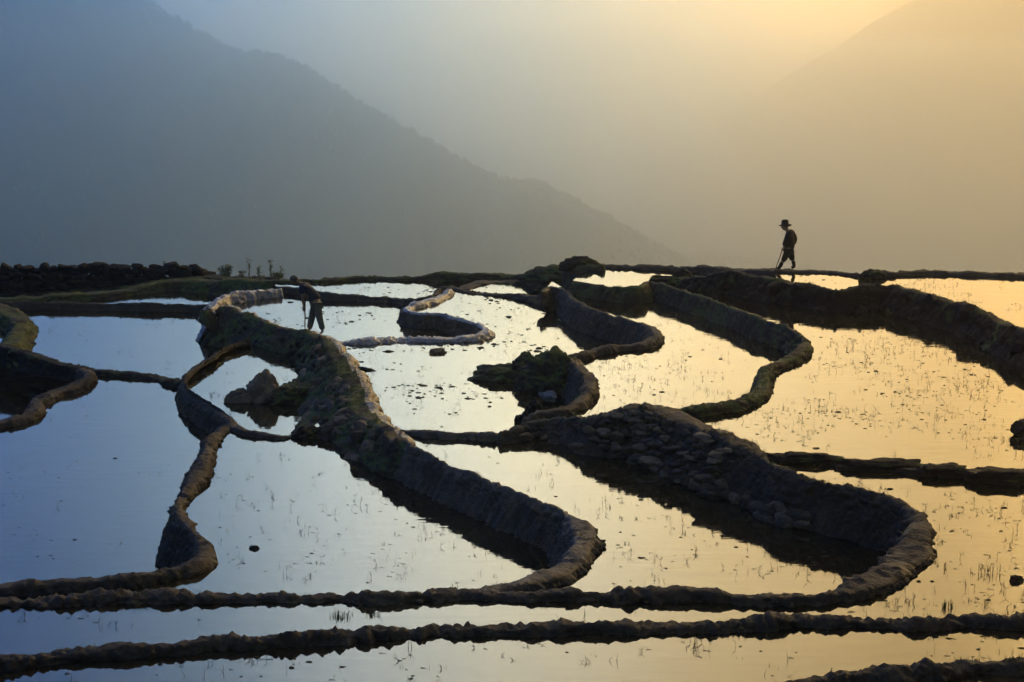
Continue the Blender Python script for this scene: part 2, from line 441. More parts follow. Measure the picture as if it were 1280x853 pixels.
B('E', 'thickest dark bank in the upper right, running to the right edge',
  [(815, 349, .15, None, None, .2), (850, 348, .25), (882, 346, .45), (912, 340, .68), (940, 344, .68), (970, 349, .68), (1010, 355, .68), (1050, 362, .66), (1078, 357, .72), (1110, 356, .74), (1142, 363, .74), (1172, 371, .74), (1210, 382, .74), (1240, 395, .74), (1280, 413, .74), (1340, 438, .74), (1430, 478, .74), (1580, 552, .74), (1760, 650, .74)],
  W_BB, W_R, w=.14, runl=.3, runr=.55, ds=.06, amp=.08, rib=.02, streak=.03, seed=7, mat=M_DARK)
B('FM', 'thin earth bund along the far right rim that the walking person treads',
  [(742, 331, .14), (757, 331, .16), (820, 332, .20), (895, 333.5, .32), (970, 337.5, .52), (1040, 339, .53), (1077, 342, .55), (1107, 341, .57), (1150, 338, .58), (1185, 339, .58), (1280, 342, .58), (1400, 346, .58), (1520, 349, .58), (1900, 359, .58)],
  -1.2, W_AA, w=.15, runl=.5, runr=.5, ds=.07, amp=.05, rib=.03, seed=8)
B('C', 'brown walled bank that hooks back round the grassy mound in the centre',
  [(676, 366, -.25), (690, 359, -.2), (700, 361, -.2), (712, 369, -.2), (722, 377, -.2), (745, 389, -.2), (770, 396, -.2), (800, 404, -.2), (818, 412, -.2), (819, 421, -.2), (803, 428, -.2), (770, 431, -.2), (735, 438, -.2), (713, 446, -.2), (722, 456, -.2), (733, 467, -.2), (737, 480, -.2), (733, 493, -.2), (719, 503, -.2), (700, 510, -.2), (680, 514, -.25), (655, 524, -.35)],
  W_C2, W_M, ws=[(0, 7, .07, -.05)], w=.13, runl=.25, runr=.42, ds=.05, amp=.05, rib=.04, streak=.03, seed=9)
B('XY', 'low earth bund running left from the top of the dark brown wall',
  [(552, 359, -.85), (567, 360, -.85), (587, 364, -.85), (612, 367, -.85), (640, 368, -.80), (675, 371, -.7), (700, 368, -.5)],
  W_Y, W_M, w=.12, ds=.07, amp=.05, seed=10)
B('UZ', 'low earth bund just behind the stooping man',
  [(346, 358, -1.0), (385, 362, -1.0), (410, 367, -1.0), (452, 369, -1.0), (490, 371, -1.0), (515, 374, -1.0), (538, 371, -.95), (550, 361, -.85), (566, 358, -.85)],
  W_Z, W_U, w=.09, ds=.07, amp=.05, seed=11)
B('W', 'small hooked bund of wet smeared mud with its sheen painted pale in the upper middle',
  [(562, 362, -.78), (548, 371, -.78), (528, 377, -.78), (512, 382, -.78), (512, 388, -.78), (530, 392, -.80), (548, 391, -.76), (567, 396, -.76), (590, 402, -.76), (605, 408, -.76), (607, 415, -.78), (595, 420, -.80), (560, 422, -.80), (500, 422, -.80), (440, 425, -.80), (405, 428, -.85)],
  W_M, W_U, ws=[(4, 9, .06, 0)], w=.14, runl=.55, runr=.4, ds=.03, amp=.05, rib=.09, clod=.14, seed=12, mat=M_WET_SHEEN, mat_r=M_MUD)  # lip and outer side carry the painted sheen, inner wall stays plain mud
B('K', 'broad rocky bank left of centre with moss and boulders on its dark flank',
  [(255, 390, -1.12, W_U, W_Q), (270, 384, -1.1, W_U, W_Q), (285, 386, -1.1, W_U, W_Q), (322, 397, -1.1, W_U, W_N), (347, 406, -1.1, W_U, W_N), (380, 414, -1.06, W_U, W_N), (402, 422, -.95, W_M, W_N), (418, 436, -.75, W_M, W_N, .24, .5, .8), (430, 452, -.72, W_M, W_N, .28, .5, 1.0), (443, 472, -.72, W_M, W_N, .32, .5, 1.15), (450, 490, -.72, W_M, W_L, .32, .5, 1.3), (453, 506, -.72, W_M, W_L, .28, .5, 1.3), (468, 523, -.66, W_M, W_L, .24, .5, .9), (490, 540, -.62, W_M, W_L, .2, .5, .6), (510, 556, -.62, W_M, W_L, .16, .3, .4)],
  W_U, W_N, w=.15, runl=.5, runr=.7, ds=.05, amp=.12, rib=.03, streak=.02, seed=13, mat=M_MUDG, mat_l=M_DAMP_HIGHLIGHT, name_l=True)  # side towards the bright pond is painted with the highlight colour
B('K2', 'short wet mud bund, sheen painted pale, upper left, beside the head of the stooping man',
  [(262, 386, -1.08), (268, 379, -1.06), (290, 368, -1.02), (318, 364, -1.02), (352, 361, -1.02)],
  W_T, W_U, w=.14, runl=.3, runr=.55, ds=.03, amp=.05, rib=.09, clod=.14, seed=14, mat=M_WET_SHEEN)
B('J', 'winding mud bund with cut walls running down the left side to the left edge',
  [(312, 427, -1.6), (300, 430, -1.6), (282, 436, -1.6), (262, 450, -1.6), (243, 463, -1.6), (231, 476, -1.6), (232, 489, -1.6), (250, 502, -1.58), (275, 515, -1.5), (291, 528, -1.4), (280, 537, -1.25), (265, 545, -1.15), (261, 557, -1.12), (255, 574, -1.12), (243, 598, -1.12), (230, 619, -1.12), (222, 634, -1.12), (230, 650, -1.12), (245, 668, -1.12), (255, 685, -1.12), (249, 699, -1.12), (212, 711, -1.12), (150, 722, -1.12), (75, 727, -1.12), (0, 731, -1.12), (-80, 735, -1.12), (-260, 742, -1.12)],
  W_L, W_S, ws=[(5, 9, .07, -.04), (15, 18, .07, -.05)], w=.12, runl=.25, runr=.34, ds=.036, amp=.05, rib=.04, streak=.035, seed=15)
B('NL', 'short low mud spit reaching right from the winding left bund towards the rocks',
  [(288, 532, -1.25), (308, 538, -1.18), (330, 541, -1.18), (352, 544, -1.2), (372, 545, -1.28)],
  W_N, W_L, w=.10, ds=.04, amp=.05, seed=16)
B('LB', 'narrow dark bund between the two blue ponds at far left',
  [(-60, 422, -1.75), (0, 432, -1.78), (30, 440, -1.82), (60, 449, -1.86), (90, 457, -1.92), (118, 462, -1.97), (160, 466, -1.99), (205, 471, -1.99), (220, 475, -1.95), (234, 477, -1.9)],
  W_Q, W_S, w=.17, ds=.045, amp=.05, seed=17, mat=M_DARK)
B('LB2', 'low grey lip of mud curling round the dark hollow at the far left edge',
  [(100, 460, -1.93), (112, 468, -1.95), (95, 481, -1.95), (60, 492, -1.95), (46, 500, -1.95), (46, 510, -1.95), (30, 519, -1.95), (0, 526, -1.95), (-60, 536, -1.95), (-200, 545, -1.95)],
  W_S, W_IP, w=.16, runl=.5, runr=.4, ds=.035, amp=.06, rib=.035, clod=.26, seed=18)
B('LB1', 'grassy bank rounding the far left corner of the big blue pond',
  [(-120, 392, -1.5), (-60, 380, -1.6), (-10, 381, -1.65), (14, 391, -1.75), (26, 404, -1.85), (20, 418, -1.85), (10, 432, -1.85)],
  W_Q, W_IP, w=.30, runl=.9, runr=.6, ds=.06, amp=.08, seed=19, mat=M_GREEN)
for k_ in ():
    pass
B('QT', 'thin straight dark bund along the top of the big blue pond at left',
  [(-160, 376, -1.9), (-40, 378, -1.9), (60, 378, -1.9), (120, 379, -1.9), (185, 380, -1.9), (230, 381, -1.9), (272, 383, -1.85)],
  W_T, W_Q, w=.07, ds=.06, amp=.04, seed=20)
B('GB', 'low grassy slope below the dry stone wall at the far left',
  [(-160, 374, -1.85), (-60, 373, -1.85), (0, 372, -1.85), (75, 369, -1.82), (150, 363, -1.85), (180, 357, -1.8), (212, 352, -1.75), (270, 350, -1.6), (345, 349, -1.3)],
  -2.2, W_T, w=.28, runl=.7, runr=.8, ds=.06, amp=.05, seed=21, mat=M_GREEN)
B('FL', 'thin earth bund along the far rim left of centre, behind the shallow ponds',
  [(342, 349, -1.0), (400, 350, -1.0), (445, 346, -.98), (510, 346, -.97), (547, 342, -.85), (617, 342, -.82), (650, 344, -.8), (668, 341, -.6), (702, 338, -.3), (730, 334, .1), (755, 331, .25)],
  -2.2, W_Z, w=.15, ds=.07, amp=.07, seed=22, mat=M_MUDG)
B('ZY', 'faint strip of mud separating the two small ponds at the far rim',
  [(578, 362, -.98), (600, 354, -.98), (640, 350, -.95), (672, 345, -.8)],
  W_Z, W_Y, w=.30, ds=.08, amp=.05, seed=23)

# ------------------------------------------------------------------ ponds
def sl(key, i=None, j=None, rev=False):
    """world XY of the crest of bund key between control points i and j"""
    p = BUNDS[key]; i = 0 if i is None else i; j = len(p.idx) - 1 if j is None else j
    q = p.D[p.idx[i]:p.idx[j] + 1:3, :2]
    q = [tuple(v) for v in q]
    return q[::-1] if rev else q
def ppx(*pts, z=0.0):
    return [tuple(P(x, y, z)[:2]) for x, y in pts]
POND = {}
def pond(key, pts, z):
    v = [Vector((x, y, z)) for x, y in pts]
    tri = tessellate_polygon([v])
    me = bpy.data.meshes.new('pond_water'); me.from_pydata([tuple(a) for a in v], [], [list(t) for t in tri]); me.update()
    bm = bmesh.new(); bm.from_mesh(me)
    for f in bm.faces:
        f.normal_update()
        if f.normal.z < 0: f.normal_flip()
    bm.to_mesh(me); bm.free()
    o = link('pond_water', me, M_WATER, kind='structure')
    POND[key] = ([tuple(p) for p in pts], z)
pond('P00', sl('B0') + [(13, 10.5), (-1.5, 10.5)], W_P00)
pond('P0', sl('B1') + [(20, 10), (-14, 10)], W_P0)
pond('P1', sl('F') + sl('B1', rev=True) + sl('B', 13, rev=True), W_P1)
pond('R', sl('D', 4, 18) + sl('B', 7, 13) + sl('F') + sl('E', rev=True), W_R)
pond('P2', sl('B', 2, 32) + sl('A', 0, 19, rev=True), W_P2)
pond('L', sl('A', 5, 19) + sl('B', 33) + sl('J', 10, rev=True) + sl('NL') + sl('K', 9, 13), W_L)
pond('N', sl('NL', rev=True) + sl('J', 0, 9, rev=True) + sl('K', 3, 10), W_N)
pond('Q', sl('QT') + ppx((300, 381), z=-1.2) + sl('K', 3, 3) + sl('J', 0, 4) + sl('LB', 0, 7, rev=True), W_Q)
pond('S', sl('J', 5) + sl('LB2', 0, rev=True) + sl('LB', 4), W_S)
pond('IP', sl('LB', 0, 4) + sl('LB2', 0), W_IP)
pond('T', sl('QT') + sl('K2') + sl('GB', rev=True), W_T)
pond('U', sl('K', 2, 6) + sl('W', rev=True) + sl('UZ', rev=True) + sl('K2', 1, rev=True), W_U)
pond('M', sl('K', 6, 12) + sl('A', 0, 5, rev=True) + sl('B', 1, 2) + sl('C', 2, 20, rev=True) + sl('XY', 0, 4, rev=True) + sl('W', 0, 14), W_M)
pond('C2', sl('C', 0, 20) + sl('B', 3, 7) + sl('D', rev=True) + ppx((690, 352), z=-.4), W_C2)
pond('Z', sl('UZ') + sl('ZY', 0, 2) + sl('FL', 0, 5, rev=True), W_Z)
pond('Y', sl('XY', 0, 4) + ppx((690, 356), z=-1) + sl('FL', 5, 7, rev=True) + sl('ZY', 0, 2, rev=True), W_Y)
pond('AA', sl('D', 0, 4) + sl('E', 0, 5) + sl('FM', 0, 4, rev=True), W_AA)
pond('BB', sl('E', 5, 8) + sl('FM', 4, 6, rev=True), W_BB)
pond('CC', sl('E', 8) + sl('FM', 6, rev=True), W_CC)

# ------------------------------------------------------------------ terrain, hills
def grid_mesh(xs, ys, zf):
    X, Y = np.meshgrid(xs, ys); Z = zf(X, Y)
    v = np.stack([X.ravel(), Y.ravel(), Z.ravel()], 1); nx, ny = len(xs), len(ys)
    ii = np.arange(ny - 1)[:, None] * nx + np.arange(nx - 1)[None, :]
    return v, np.stack([ii, ii + 1, ii + nx + 1, ii + nx], 2).reshape(-1, 4)
def terrain_z(X, Y):
    near = np.clip((10.2 - Y) / 9.0, 0, 1)
    z = -3.6 + near * 3.7
    z = np.where(Y < 10.2, .28 + (10.2 - np.maximum(Y, 0)) * .53, -3.6)
    edge = 58 - .19 * X
    d = np.maximum(Y - edge, 0)
    z = z - np.minimum(d * .75, 1150)
    side = np.maximum(np.abs(X) - 45, 0)
    z = np.where(Y > 0, z - np.where(Y < 200, 0, 0), z)
    n = fbm(np.stack([X.ravel() / 30, Y.ravel() / 30, 0 * X.ravel()], 1), 4).reshape(X.shape)
    return z + n * np.clip(d / 60, 0, 6)
v, f = grid_mesh(np.concatenate([np.linspace(-9000, -300, 30), np.linspace(-280, 280, 160), np.linspace(300, 9000, 30)]),
                 np.concatenate([np.linspace(-60, 10.15, 20), [10.25], np.linspace(10.6, 300, 150), np.linspace(330, 12000, 70)]), terrain_z)
M_GROUND = mud_material('valley_ground', (.02, .025, .012), (.035, .04, .02), (.06, .06, .035))
link('ground', mesh_np('ground', v, f), M_GROUND, kind='structure')

def forest_mat():
    m, nt, b = new_mat('forest_slope')
    tc = nt.nodes.new('ShaderNodeTexCoord'); v = tc.outputs['Object']
    n1 = noise_node(nt, .004, 6, .65, v); n2 = noise_node(nt, .08, 5, .7, v)
    mx = nt.nodes.new('ShaderNodeMix'); mx.data_type = 'FLOAT'; mx.inputs[0].default_value = .5
    nt.links.new(n1.outputs[0], mx.inputs[2]); nt.links.new(n2.outputs[0], mx.inputs[3])
    rp = ramp_node(nt, mx.outputs[0], [(.34, (.002, .007, .008)), (.50, (.009, .024, .026)), (.66, (.034, .066, .06))])  # greens shifted towards blue, so some haze colour sits in the surface
    nt.links.new(rp.outputs[0], b.inputs['Base Color']); b.inputs['Roughness'].default_value = .9
    b.inputs['Specular IOR Level'].default_value = .1
    return m
M_FOREST = forest_mat()
def ridge(name, prof, y_of_x, slope, floor, nx, rel, seed):
    """prof [(px,py)] skyline pixels; y_of_x(px) distance of the ridge line; front face falls towards the camera"""
    pxs = np.array([a[0] for a in prof], float); pys = np.array([a[1] for a in prof], float)
    u = np.linspace(pxs[0], pxs[-1], nx)
    py = np.interp(u, pxs, pys)
    d = y_of_x(u)
    X0 = (u - 640) / FPX * d
    Z0 = CAM_Z + (HORIZON - py) / FPX * d
    rows = []
    m = 70
    for k in range(-14, m):
        # k<0 behind the ridge, k>=0 down the front
        t = (k / (m - 1)) if k >= 0 else (k / 14)
        if k >= 0:
            run = (Z0 - floor) / slope * t
            z = Z0 - (Z0 - floor) * t
        else:
            run = t * 500.0
            z = Z0 + t * 320
        Y = d - run
        XX = X0 + run * -.12
        w = np.clip(abs(t) * 5, 0, 1)
        q = np.stack([XX / rel, Y / rel * .6, 0 * XX + seed], 1)
        nn = ridged(q, 4) * rel * .21 * w + fbm(np.stack([XX / 60, Y / 60, 0 * XX + seed], 1), 4) * 9 * w
        rows.append(np.stack([XX, Y, z + nn], 1))
    V = np.concatenate(rows[::-1])
    n = len(rows)
    ii = np.arange(n - 1)[:, None] * nx + np.arange(nx - 1)[None, :]
    F = np.stack([ii, ii + 1, ii + nx + 1, ii + nx], 2).reshape(-1, 4)
    o = link(name, mesh_np(name, V, F), M_FOREST, kind='structure')
    return np.array(rows)
left_prof = [(-1500, -200), (-700, -190), (-300, -170), (-100, -120), (0, -72), (90, -35), (180, 0), (240, 33), (275, 55), (300, 66), (345, 70), (372, 80), (400, 95), (440, 120), (480, 143), (520, 165), (560, 188), (600, 210), (630, 224), (655, 221), (680, 228), (705, 243), (750, 264), (800, 291), (850, 318), (880, 335), (930, 362), (1000, 400), (1100, 450)]
left_rows = ridge('mountain', left_prof, lambda u: 1500 + np.clip(u, -400, 1100) * .55 + np.clip(u + 400, -2000, 0) * -.3, 1.0, -800, 360, 260, 3)
low_prof = [(600, 340), (700, 330), (780, 318), (850, 320), (880, 318), (915, 316), (945, 320), (965, 330), (1000, 345), (1100, 380), (1300, 420)]
low_rows = ridge('low_spur', low_prof, lambda u: 2450 + 0 * u, .5, -1100, 160, 300, 5)
right_prof = [(300, 520), (500, 420), (620, 335), (700, 287), (760, 250), (800, 222), (850, 180), (900, 145), (950, 112), (1000, 80), (1040, 58), (1080, 30), (1130, 2), (1200, -35), (1300, -90), (1450, -150), (1700, -210), (2400, -240)]
right_rows = ridge('far_mountain', right_prof, lambda u: 4300 + 0 * u, .5, -1150, 200, 700, 8)

# trees of the hill forest: many small crowns, one mass per hill
def forest(name, rows, count, ridge_count, hmin, hmax, seed, umin, umax):
    r = np.random.default_rng(seed)
    R_, nx = rows.shape[0], rows.shape[1]
    Vs = []; Fs = []; base = 0
    def crown(p, h, conif):
        nonlocal base
        k = 6
        a0 = r.random() * 6
        if conif:
            rings = [(0, .10), (.15, .24), (.5, .16), (.8, .07)]; 
        else:
            rings = [(0, .08), (.25, .34), (.6, .42), (.88, .24)]
        vs = []
        for z, q in rings:
            for j in range(k):
                a = a0 + j / k * 2 * math.pi; jj = q * h * (.75 + .5 * r.random())
                vs.append((p[0] + math.cos(a) * jj, p[1] + math.sin(a) * jj, p[2] + z * h - .1 * h))
        vs.append((p[0], p[1], p[2] + h * .92))
        for i in range(len(rings) - 1):
            for j in range(k):
                b = base + i * k; Fs.append([b + j, b + (j + 1) % k, b + k + (j + 1) % k]); Fs.append([b + j, b + k + (j + 1) % k, b + k + j])
        b = base + (len(rings) - 1) * k
        for j in range(k): Fs.append([b + j, b + (j + 1) % k, base + len(rings) * k])
        Vs.extend(vs); base += len(vs)
    for i in range(ridge_count + count):
        u = umin + (umax - umin) * r.random(); c = u * (nx - 1)
        kr = 14 + (r.random() * 2.5 - 1 if i < ridge_count else r.random() ** 1.3 * 45)
        i0, j0 = int(kr), int(c); fr, fc = kr - i0, c - j0
        j1 = min(j0 + 1, nx - 1)
        p = (rows[i0, j0] * (1 - fc) + rows[i0, j1] * fc) * (1 - fr) + (rows[i0 + 1, j0] * (1 - fc) + rows[i0 + 1, j1] * fc) * fr
        h = hmin + (hmax - hmin) * r.random() ** 3
        crown(p, h, r.random() < .35)
    me = mesh_np(name, np.array(Vs), np.array(Fs), smooth=False)
    link(name, me, M_FOREST, kind='stuff')
span = lambda px: (px + 1500) / (1100 + 1500)
forest('hill_forest', left_rows, 11000, 3400, 2.0, 9, 11, span(-60), span(960))
forest('spur_forest', low_rows, 500, 600, 5, 12, 12, .2, .75)

# ------------------------------------------------------------------ stones
def rock_mesh(seed, n=26, sx=1, sy=1, sz=1, sub=False):
    r = random.Random(seed); bm = bmesh.new()
    for i in range(n):
        a = r.random() * 2 * math.pi; z = r.uniform(-1, 1); q = math.sqrt(1 - z * z); k = r.uniform(.74, 1.18)
        bm.verts.new((math.cos(a) * q * k * sx, math.sin(a) * q * k * sy, z * k * sz))
    h = bmesh.ops.convex_hull(bm, input=bm.verts)
    bmesh.ops.delete(bm, geom=[g for g in h['geom_interior'] if isinstance(g, bmesh.types.BMVert)], context='VERTS')
    me = bpy.data.meshes.new('stone'); bm.to_mesh(me); bm.free()
    return me
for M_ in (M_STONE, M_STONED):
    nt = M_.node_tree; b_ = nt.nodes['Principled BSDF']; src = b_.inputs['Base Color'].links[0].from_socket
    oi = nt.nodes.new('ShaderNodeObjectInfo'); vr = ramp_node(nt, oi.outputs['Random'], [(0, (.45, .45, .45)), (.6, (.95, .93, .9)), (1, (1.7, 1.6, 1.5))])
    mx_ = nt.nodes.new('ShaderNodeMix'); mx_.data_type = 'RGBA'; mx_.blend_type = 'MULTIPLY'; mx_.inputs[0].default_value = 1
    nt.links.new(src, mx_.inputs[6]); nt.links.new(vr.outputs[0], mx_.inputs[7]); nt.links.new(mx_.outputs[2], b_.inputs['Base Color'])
ROCKS = [rock_mesh(100 + i, 16 + i) for i in range(10)]
for m_ in ROCKS: m_.materials.append(M_STONE)
ROCKSD = [m_.copy() for m_ in ROCKS]
for m_ in ROCKSD: m_.materials.clear(); m_.materials.append(M_STONED)
def stone(parent, p, size, rz=0, tilt=0, pool=ROCKS, name='stone'):
    o = bpy.data.objects.new(name, random.choice(pool)); COL.objects.link(o); o.parent = parent
    o.location = p; o.scale = size; o.rotation_euler = (tilt, random.uniform(-.2, .2), rz)
    return o
def surf_pt(key, ctrl, side, frac):
    """point on a bund's flank: ctrl float control index, side 'r'/'l', frac 0 crest edge..1 bottom"""
    p = BUNDS[key]; i = int(ctrl); k = int(p.idx[i] + (p.idx[min(i + 1, len(p.idx) - 1)] - p.idx[i]) * (ctrl - i))
    k = min(k, p.surf.shape[0] - 1)
    rl, rc, rr = p.rows
    c = rl + rc + frac * rr if side == 'r' else rl - frac * rl
    c = int(min(max(c, 0), p.surf.shape[1] - 1))
    return Vector(p.surf[k, c]), Vector(p.N[k, c])
bank = BUNDS['B'].obj
for i in range(235):
    c = random.uniform(5.2, 12.4); fr = random.random() ** .9 * .85
    if c < 6.2 and random.random() < .4: continue
    q, nrm = surf_pt('B', c, 'r', fr)
    s = random.uniform(.048, .108) * (1 + .5 * (random.random() < .2))
    stone(bank, q + nrm * s * .62, (s * random.uniform(1.1, 1.7), s * random.uniform(.9, 1.2), s * random.uniform(.5, .85)), random.uniform(-.5, .5) - .5, random.uniform(-.3, .3))
for i in range(34):
    c = random.uniform(11.5, 15.6); q, nrm = surf_pt('B', c, 'r', random.uniform(.55, .8)); s = random.uniform(.09, .16)
    stone(bank, q + nrm * s * .3, (s * 1.4, s * .8, s * .9), random.uniform(-.4, .4) - .6, random.uniform(-.2, .2))
for i in range(14):
    c = random.uniform(1.2, 5.0); q, nrm = surf_pt('B', c, 'r', random.uniform(.25, .8)); s = random.uniform(.07, .13)
    stone(bank, q + nrm * s * .3, (s * 1.5, s, s * .8), random.uniform(-.4, .4), 0)
kb = BUNDS['K'].obj
for i in range(60):
    c = random.uniform(6.5, 12.8); q, nrm = surf_pt('K', c, 'r', random.uniform(.12, .85)); s = random.uniform(.08, .26)
    stone(kb, q - nrm * s * .25, (s * random.uniform(1, 1.6), s, s * random.uniform(.7, 1.1)), random.uniform(0, 3), random.uniform(-.4, .4))
for i in range(30):
    c = random.uniform(1, 6.5); q, nrm = surf_pt('K', c, 'r', random.uniform(.3, .9)); s = random.uniform(.06, .14)
    stone(kb, q - nrm * s * .2, (s * 1.3, s, s), random.uniform(0, 3), 0, ROCKSD)
eb = BUNDS['E'].obj
for i in range(46):
    c = random.uniform(3, 14.5); q, nrm = surf_pt('E', c, 'r', random.uniform(.15, .85)); s = random.uniform(.12, .30)
    stone(eb, q - nrm * s * .35, (s * 1.3, s * .8, s), random.uniform(0, 3), random.uniform(-.3, .3), ROCKSD)

# dry stone wall at the far left
wall = link('dry_stone_wall', None, label='dark dry stone wall of rough stacked stones at the far left rim', category='stone wall')
wall.location = P(100, 360, -1.6)
def wall_line(x):   # pixel x -> world base point
    base = np.interp(x, [-160, 0, 75, 150, 212, 268], [372, 369, 366, 359, 349, 344])
    return P(x, base, np.interp(x, [-160, 75, 212, 268], [-2.6, -2.6, -2.05, -1.95]))
top_px = lambda x: np.interp(x, [-160, 0, 40, 100, 135, 200, 240, 262, 272], [330, 333, 335, 333, 330, 332, 333, 338, 346])
nst = 0
inv = Matrix.Translation(-wall.location)
x = -120.0
core = []
while x < 268:
    b = wall_line(x); d = b.y
    ztop = CAM_Z - (top_px(x) - HORIZON) / FPX * d * 1.0
    z = b.z - .15
    wpx = random.uniform(7, 13)
    ws = wpx / FPX * d
    while z < ztop - .03:
        hh = random.uniform(.07, .15)
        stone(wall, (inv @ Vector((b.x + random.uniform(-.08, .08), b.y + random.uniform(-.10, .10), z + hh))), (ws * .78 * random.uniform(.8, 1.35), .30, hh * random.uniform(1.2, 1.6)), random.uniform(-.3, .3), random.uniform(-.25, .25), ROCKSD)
        z += hh * 1.75; nst += 1
    x += wpx * .82
print('wall stones', nst)
# ground shelf that carries the wall
bund('earth_shelf', 'dark earth shelf under the dry stone wall', [(-160, 370, -2.5), (0, 367, -2.5), (75, 364, -2.45), (150, 357, -2.2), (212, 348, -1.95), (268, 346, -1.85), (345, 348, -1.5)],
     -3.9, -2.9, w=.40, ds=.09, amp=.08, seed=31, mat=M_DARK, cat='earth shelf')

# ------------------------------------------------------------------ separate lumps and boulders
def lump(name, label, cat, px, py, z, size, rz=0, mat=M_STONE, seed=0, amp=.22, sub=4, freq=1.3, group=None, base_sink=.35, box=1.0, rough_=.34):
    bm = bmesh.new(); bmesh.ops.create_icosphere(bm, subdivisions=sub + (max(size) > .3), radius=1)
    co = np.array([v.co[:] for v in bm.verts]); n = co.copy()
    d = fbm(co * freq + seed * 7.7, 4, .55) * amp * 1.6 + ridged(co * freq * 2 + seed, 2) * amp * .35
    co = np.sign(co) * np.abs(co) ** box
    sz = np.array(size) / max(size)
    d = d + (.5 - worley(n * sz * 2.6 + seed, seed)) * rough_ + (.5 - worley(n * sz * 6.5 + seed, seed + 3)) * rough_ * .5
    co = co * (1 + d)[:, None]
    for v, c in zip(bm.verts, co): v.co = (c[0] * size[0], c[1] * size[1], max(c[2], -base_sink) * size[2])
    me = bpy.data.meshes.new(name); bm.to_mesh(me); bm.free()
    me.polygons.foreach_set('use_smooth', np.ones(len(me.polygons), bool))
    o = link(name, me, mat, label=label, category=cat)
    if group: o['group'] = group
    o.location = P(px, py, z); o.rotation_euler = (0, 0, rz)
    return o
BK = 'long earth blocks laid in a row at right'
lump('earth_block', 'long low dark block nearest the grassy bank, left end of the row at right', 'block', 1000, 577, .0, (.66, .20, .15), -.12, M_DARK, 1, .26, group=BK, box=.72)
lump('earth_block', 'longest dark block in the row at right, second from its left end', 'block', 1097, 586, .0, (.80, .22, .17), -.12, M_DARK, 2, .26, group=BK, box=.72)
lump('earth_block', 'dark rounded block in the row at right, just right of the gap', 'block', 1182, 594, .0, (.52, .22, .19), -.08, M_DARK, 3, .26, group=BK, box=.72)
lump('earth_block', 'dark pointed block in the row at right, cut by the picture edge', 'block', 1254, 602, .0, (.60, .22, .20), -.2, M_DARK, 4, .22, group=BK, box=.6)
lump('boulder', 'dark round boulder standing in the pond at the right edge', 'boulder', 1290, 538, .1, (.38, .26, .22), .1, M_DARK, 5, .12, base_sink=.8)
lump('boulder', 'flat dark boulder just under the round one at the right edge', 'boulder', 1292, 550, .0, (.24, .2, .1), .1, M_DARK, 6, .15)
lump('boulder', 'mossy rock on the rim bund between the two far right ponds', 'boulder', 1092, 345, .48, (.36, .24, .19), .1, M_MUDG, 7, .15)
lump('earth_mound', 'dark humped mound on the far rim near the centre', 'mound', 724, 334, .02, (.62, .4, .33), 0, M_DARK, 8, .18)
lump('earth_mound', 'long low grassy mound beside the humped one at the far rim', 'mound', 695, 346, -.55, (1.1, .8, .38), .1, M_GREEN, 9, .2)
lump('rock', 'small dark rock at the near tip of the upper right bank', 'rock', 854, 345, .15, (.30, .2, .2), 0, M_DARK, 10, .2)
lump('boulder', 'pale rounded boulder sticking up from the pond inside the left bend', 'boulder', 328, 500, W_N, (.46, .40, .62), .5, M_STONE, 11, .22)
lump('boulder', 'low grey boulder at the left tip of the rocks inside the left bend', 'boulder', 303, 501, W_N, (.44, .30, .30), .2, M_STONE, 12, .16)
lump('boulder', 'broad muddy boulder between the pale boulder and the mossy bank', 'boulder', 364, 500, W_N, (.62, .5, .42), .2, M_MUDG, 13, .28)
lump('boulder', 'smooth wet boulder at the water under the mossy bank', 'boulder', 384, 545, W_L, (.36, .30, .22), .2, M_DARK, 14, .12)
lump('boulder', 'dark boulder beside the smooth wet one under the mossy bank', 'boulder', 412, 546, W_L, (.34, .30, .30), .2, M_MUD, 15, .2)
lump('boulder', 'pale flat topped boulder in the nook beside the tall furrowed wall', 'boulder', 462, 562, W_L + .25, (.22, .20, .20), .2, M_STONE, 16, .14, base_sink=.9)
lump('earth_mound', 'grassy mound of dug earth inside the hooked bund in the centre', 'mound', 692, 486, W_M, (.90, .75, .86), 0, M_GREEN, 17, .25, 5, 1.5)
lump('earth_mound', 'left tapering toe of the grassy dug earth mound in the centre', 'mound', 632, 472, W_M, (.86, .5, .34), .1, M_GREEN, 18, .22)
lump('boulder', 'round mossy boulder on top of the dug earth mound, left side', 'boulder', 657, 458, W_M + .32, (.33, .28, .32), 0, M_GREEN, 19, .16, base_sink=.8)
lump('boulder', 'small round boulder on top of the dug earth mound, right side', 'boulder', 684, 447, W_M + .55, (.16, .14, .15), 0, M_MUD, 20, .12, base_sink=.9)
lump('mud_slab', 'pale wet slab of mud leaning on the near side of the dug earth mound', 'mud slab', 682, 493, W_M, (.17, .42, .18), .55, M_WET_SHEEN, 21, .15)
lump('boulder', 'dark boulder at the junction left of the stone pile, uppermost', 'boulder', 668, 512, -.62, (.17, .15, .2), 0, M_DARK, 22, .15)
lump('boulder', 'dark squat boulder at the junction left of the stone pile, middle', 'boulder', 664, 519, -.75, (.20, .15, .16), 0, M_DARK, 23, .2)
lump('boulder', 'small flat boulder at the junction left of the stone pile, lowest', 'boulder', 652, 525, -.9, (.15, .1, .12), 0, M_DARK, 24, .2)
lump('mud_lump', 'flat lump of mud in the bright pond below the pale wet bund', 'mud lump', 546, 441, W_M, (.26, .24, .10), 0, M_MUD, 25, .3)
lump('mud_lump', 'long thin ridge of mud in the bright pond beside the mossy bank', 'mud lump', 447, 462, W_M, (.42, .07, .07), -.25, M_MUD, 26, .3)
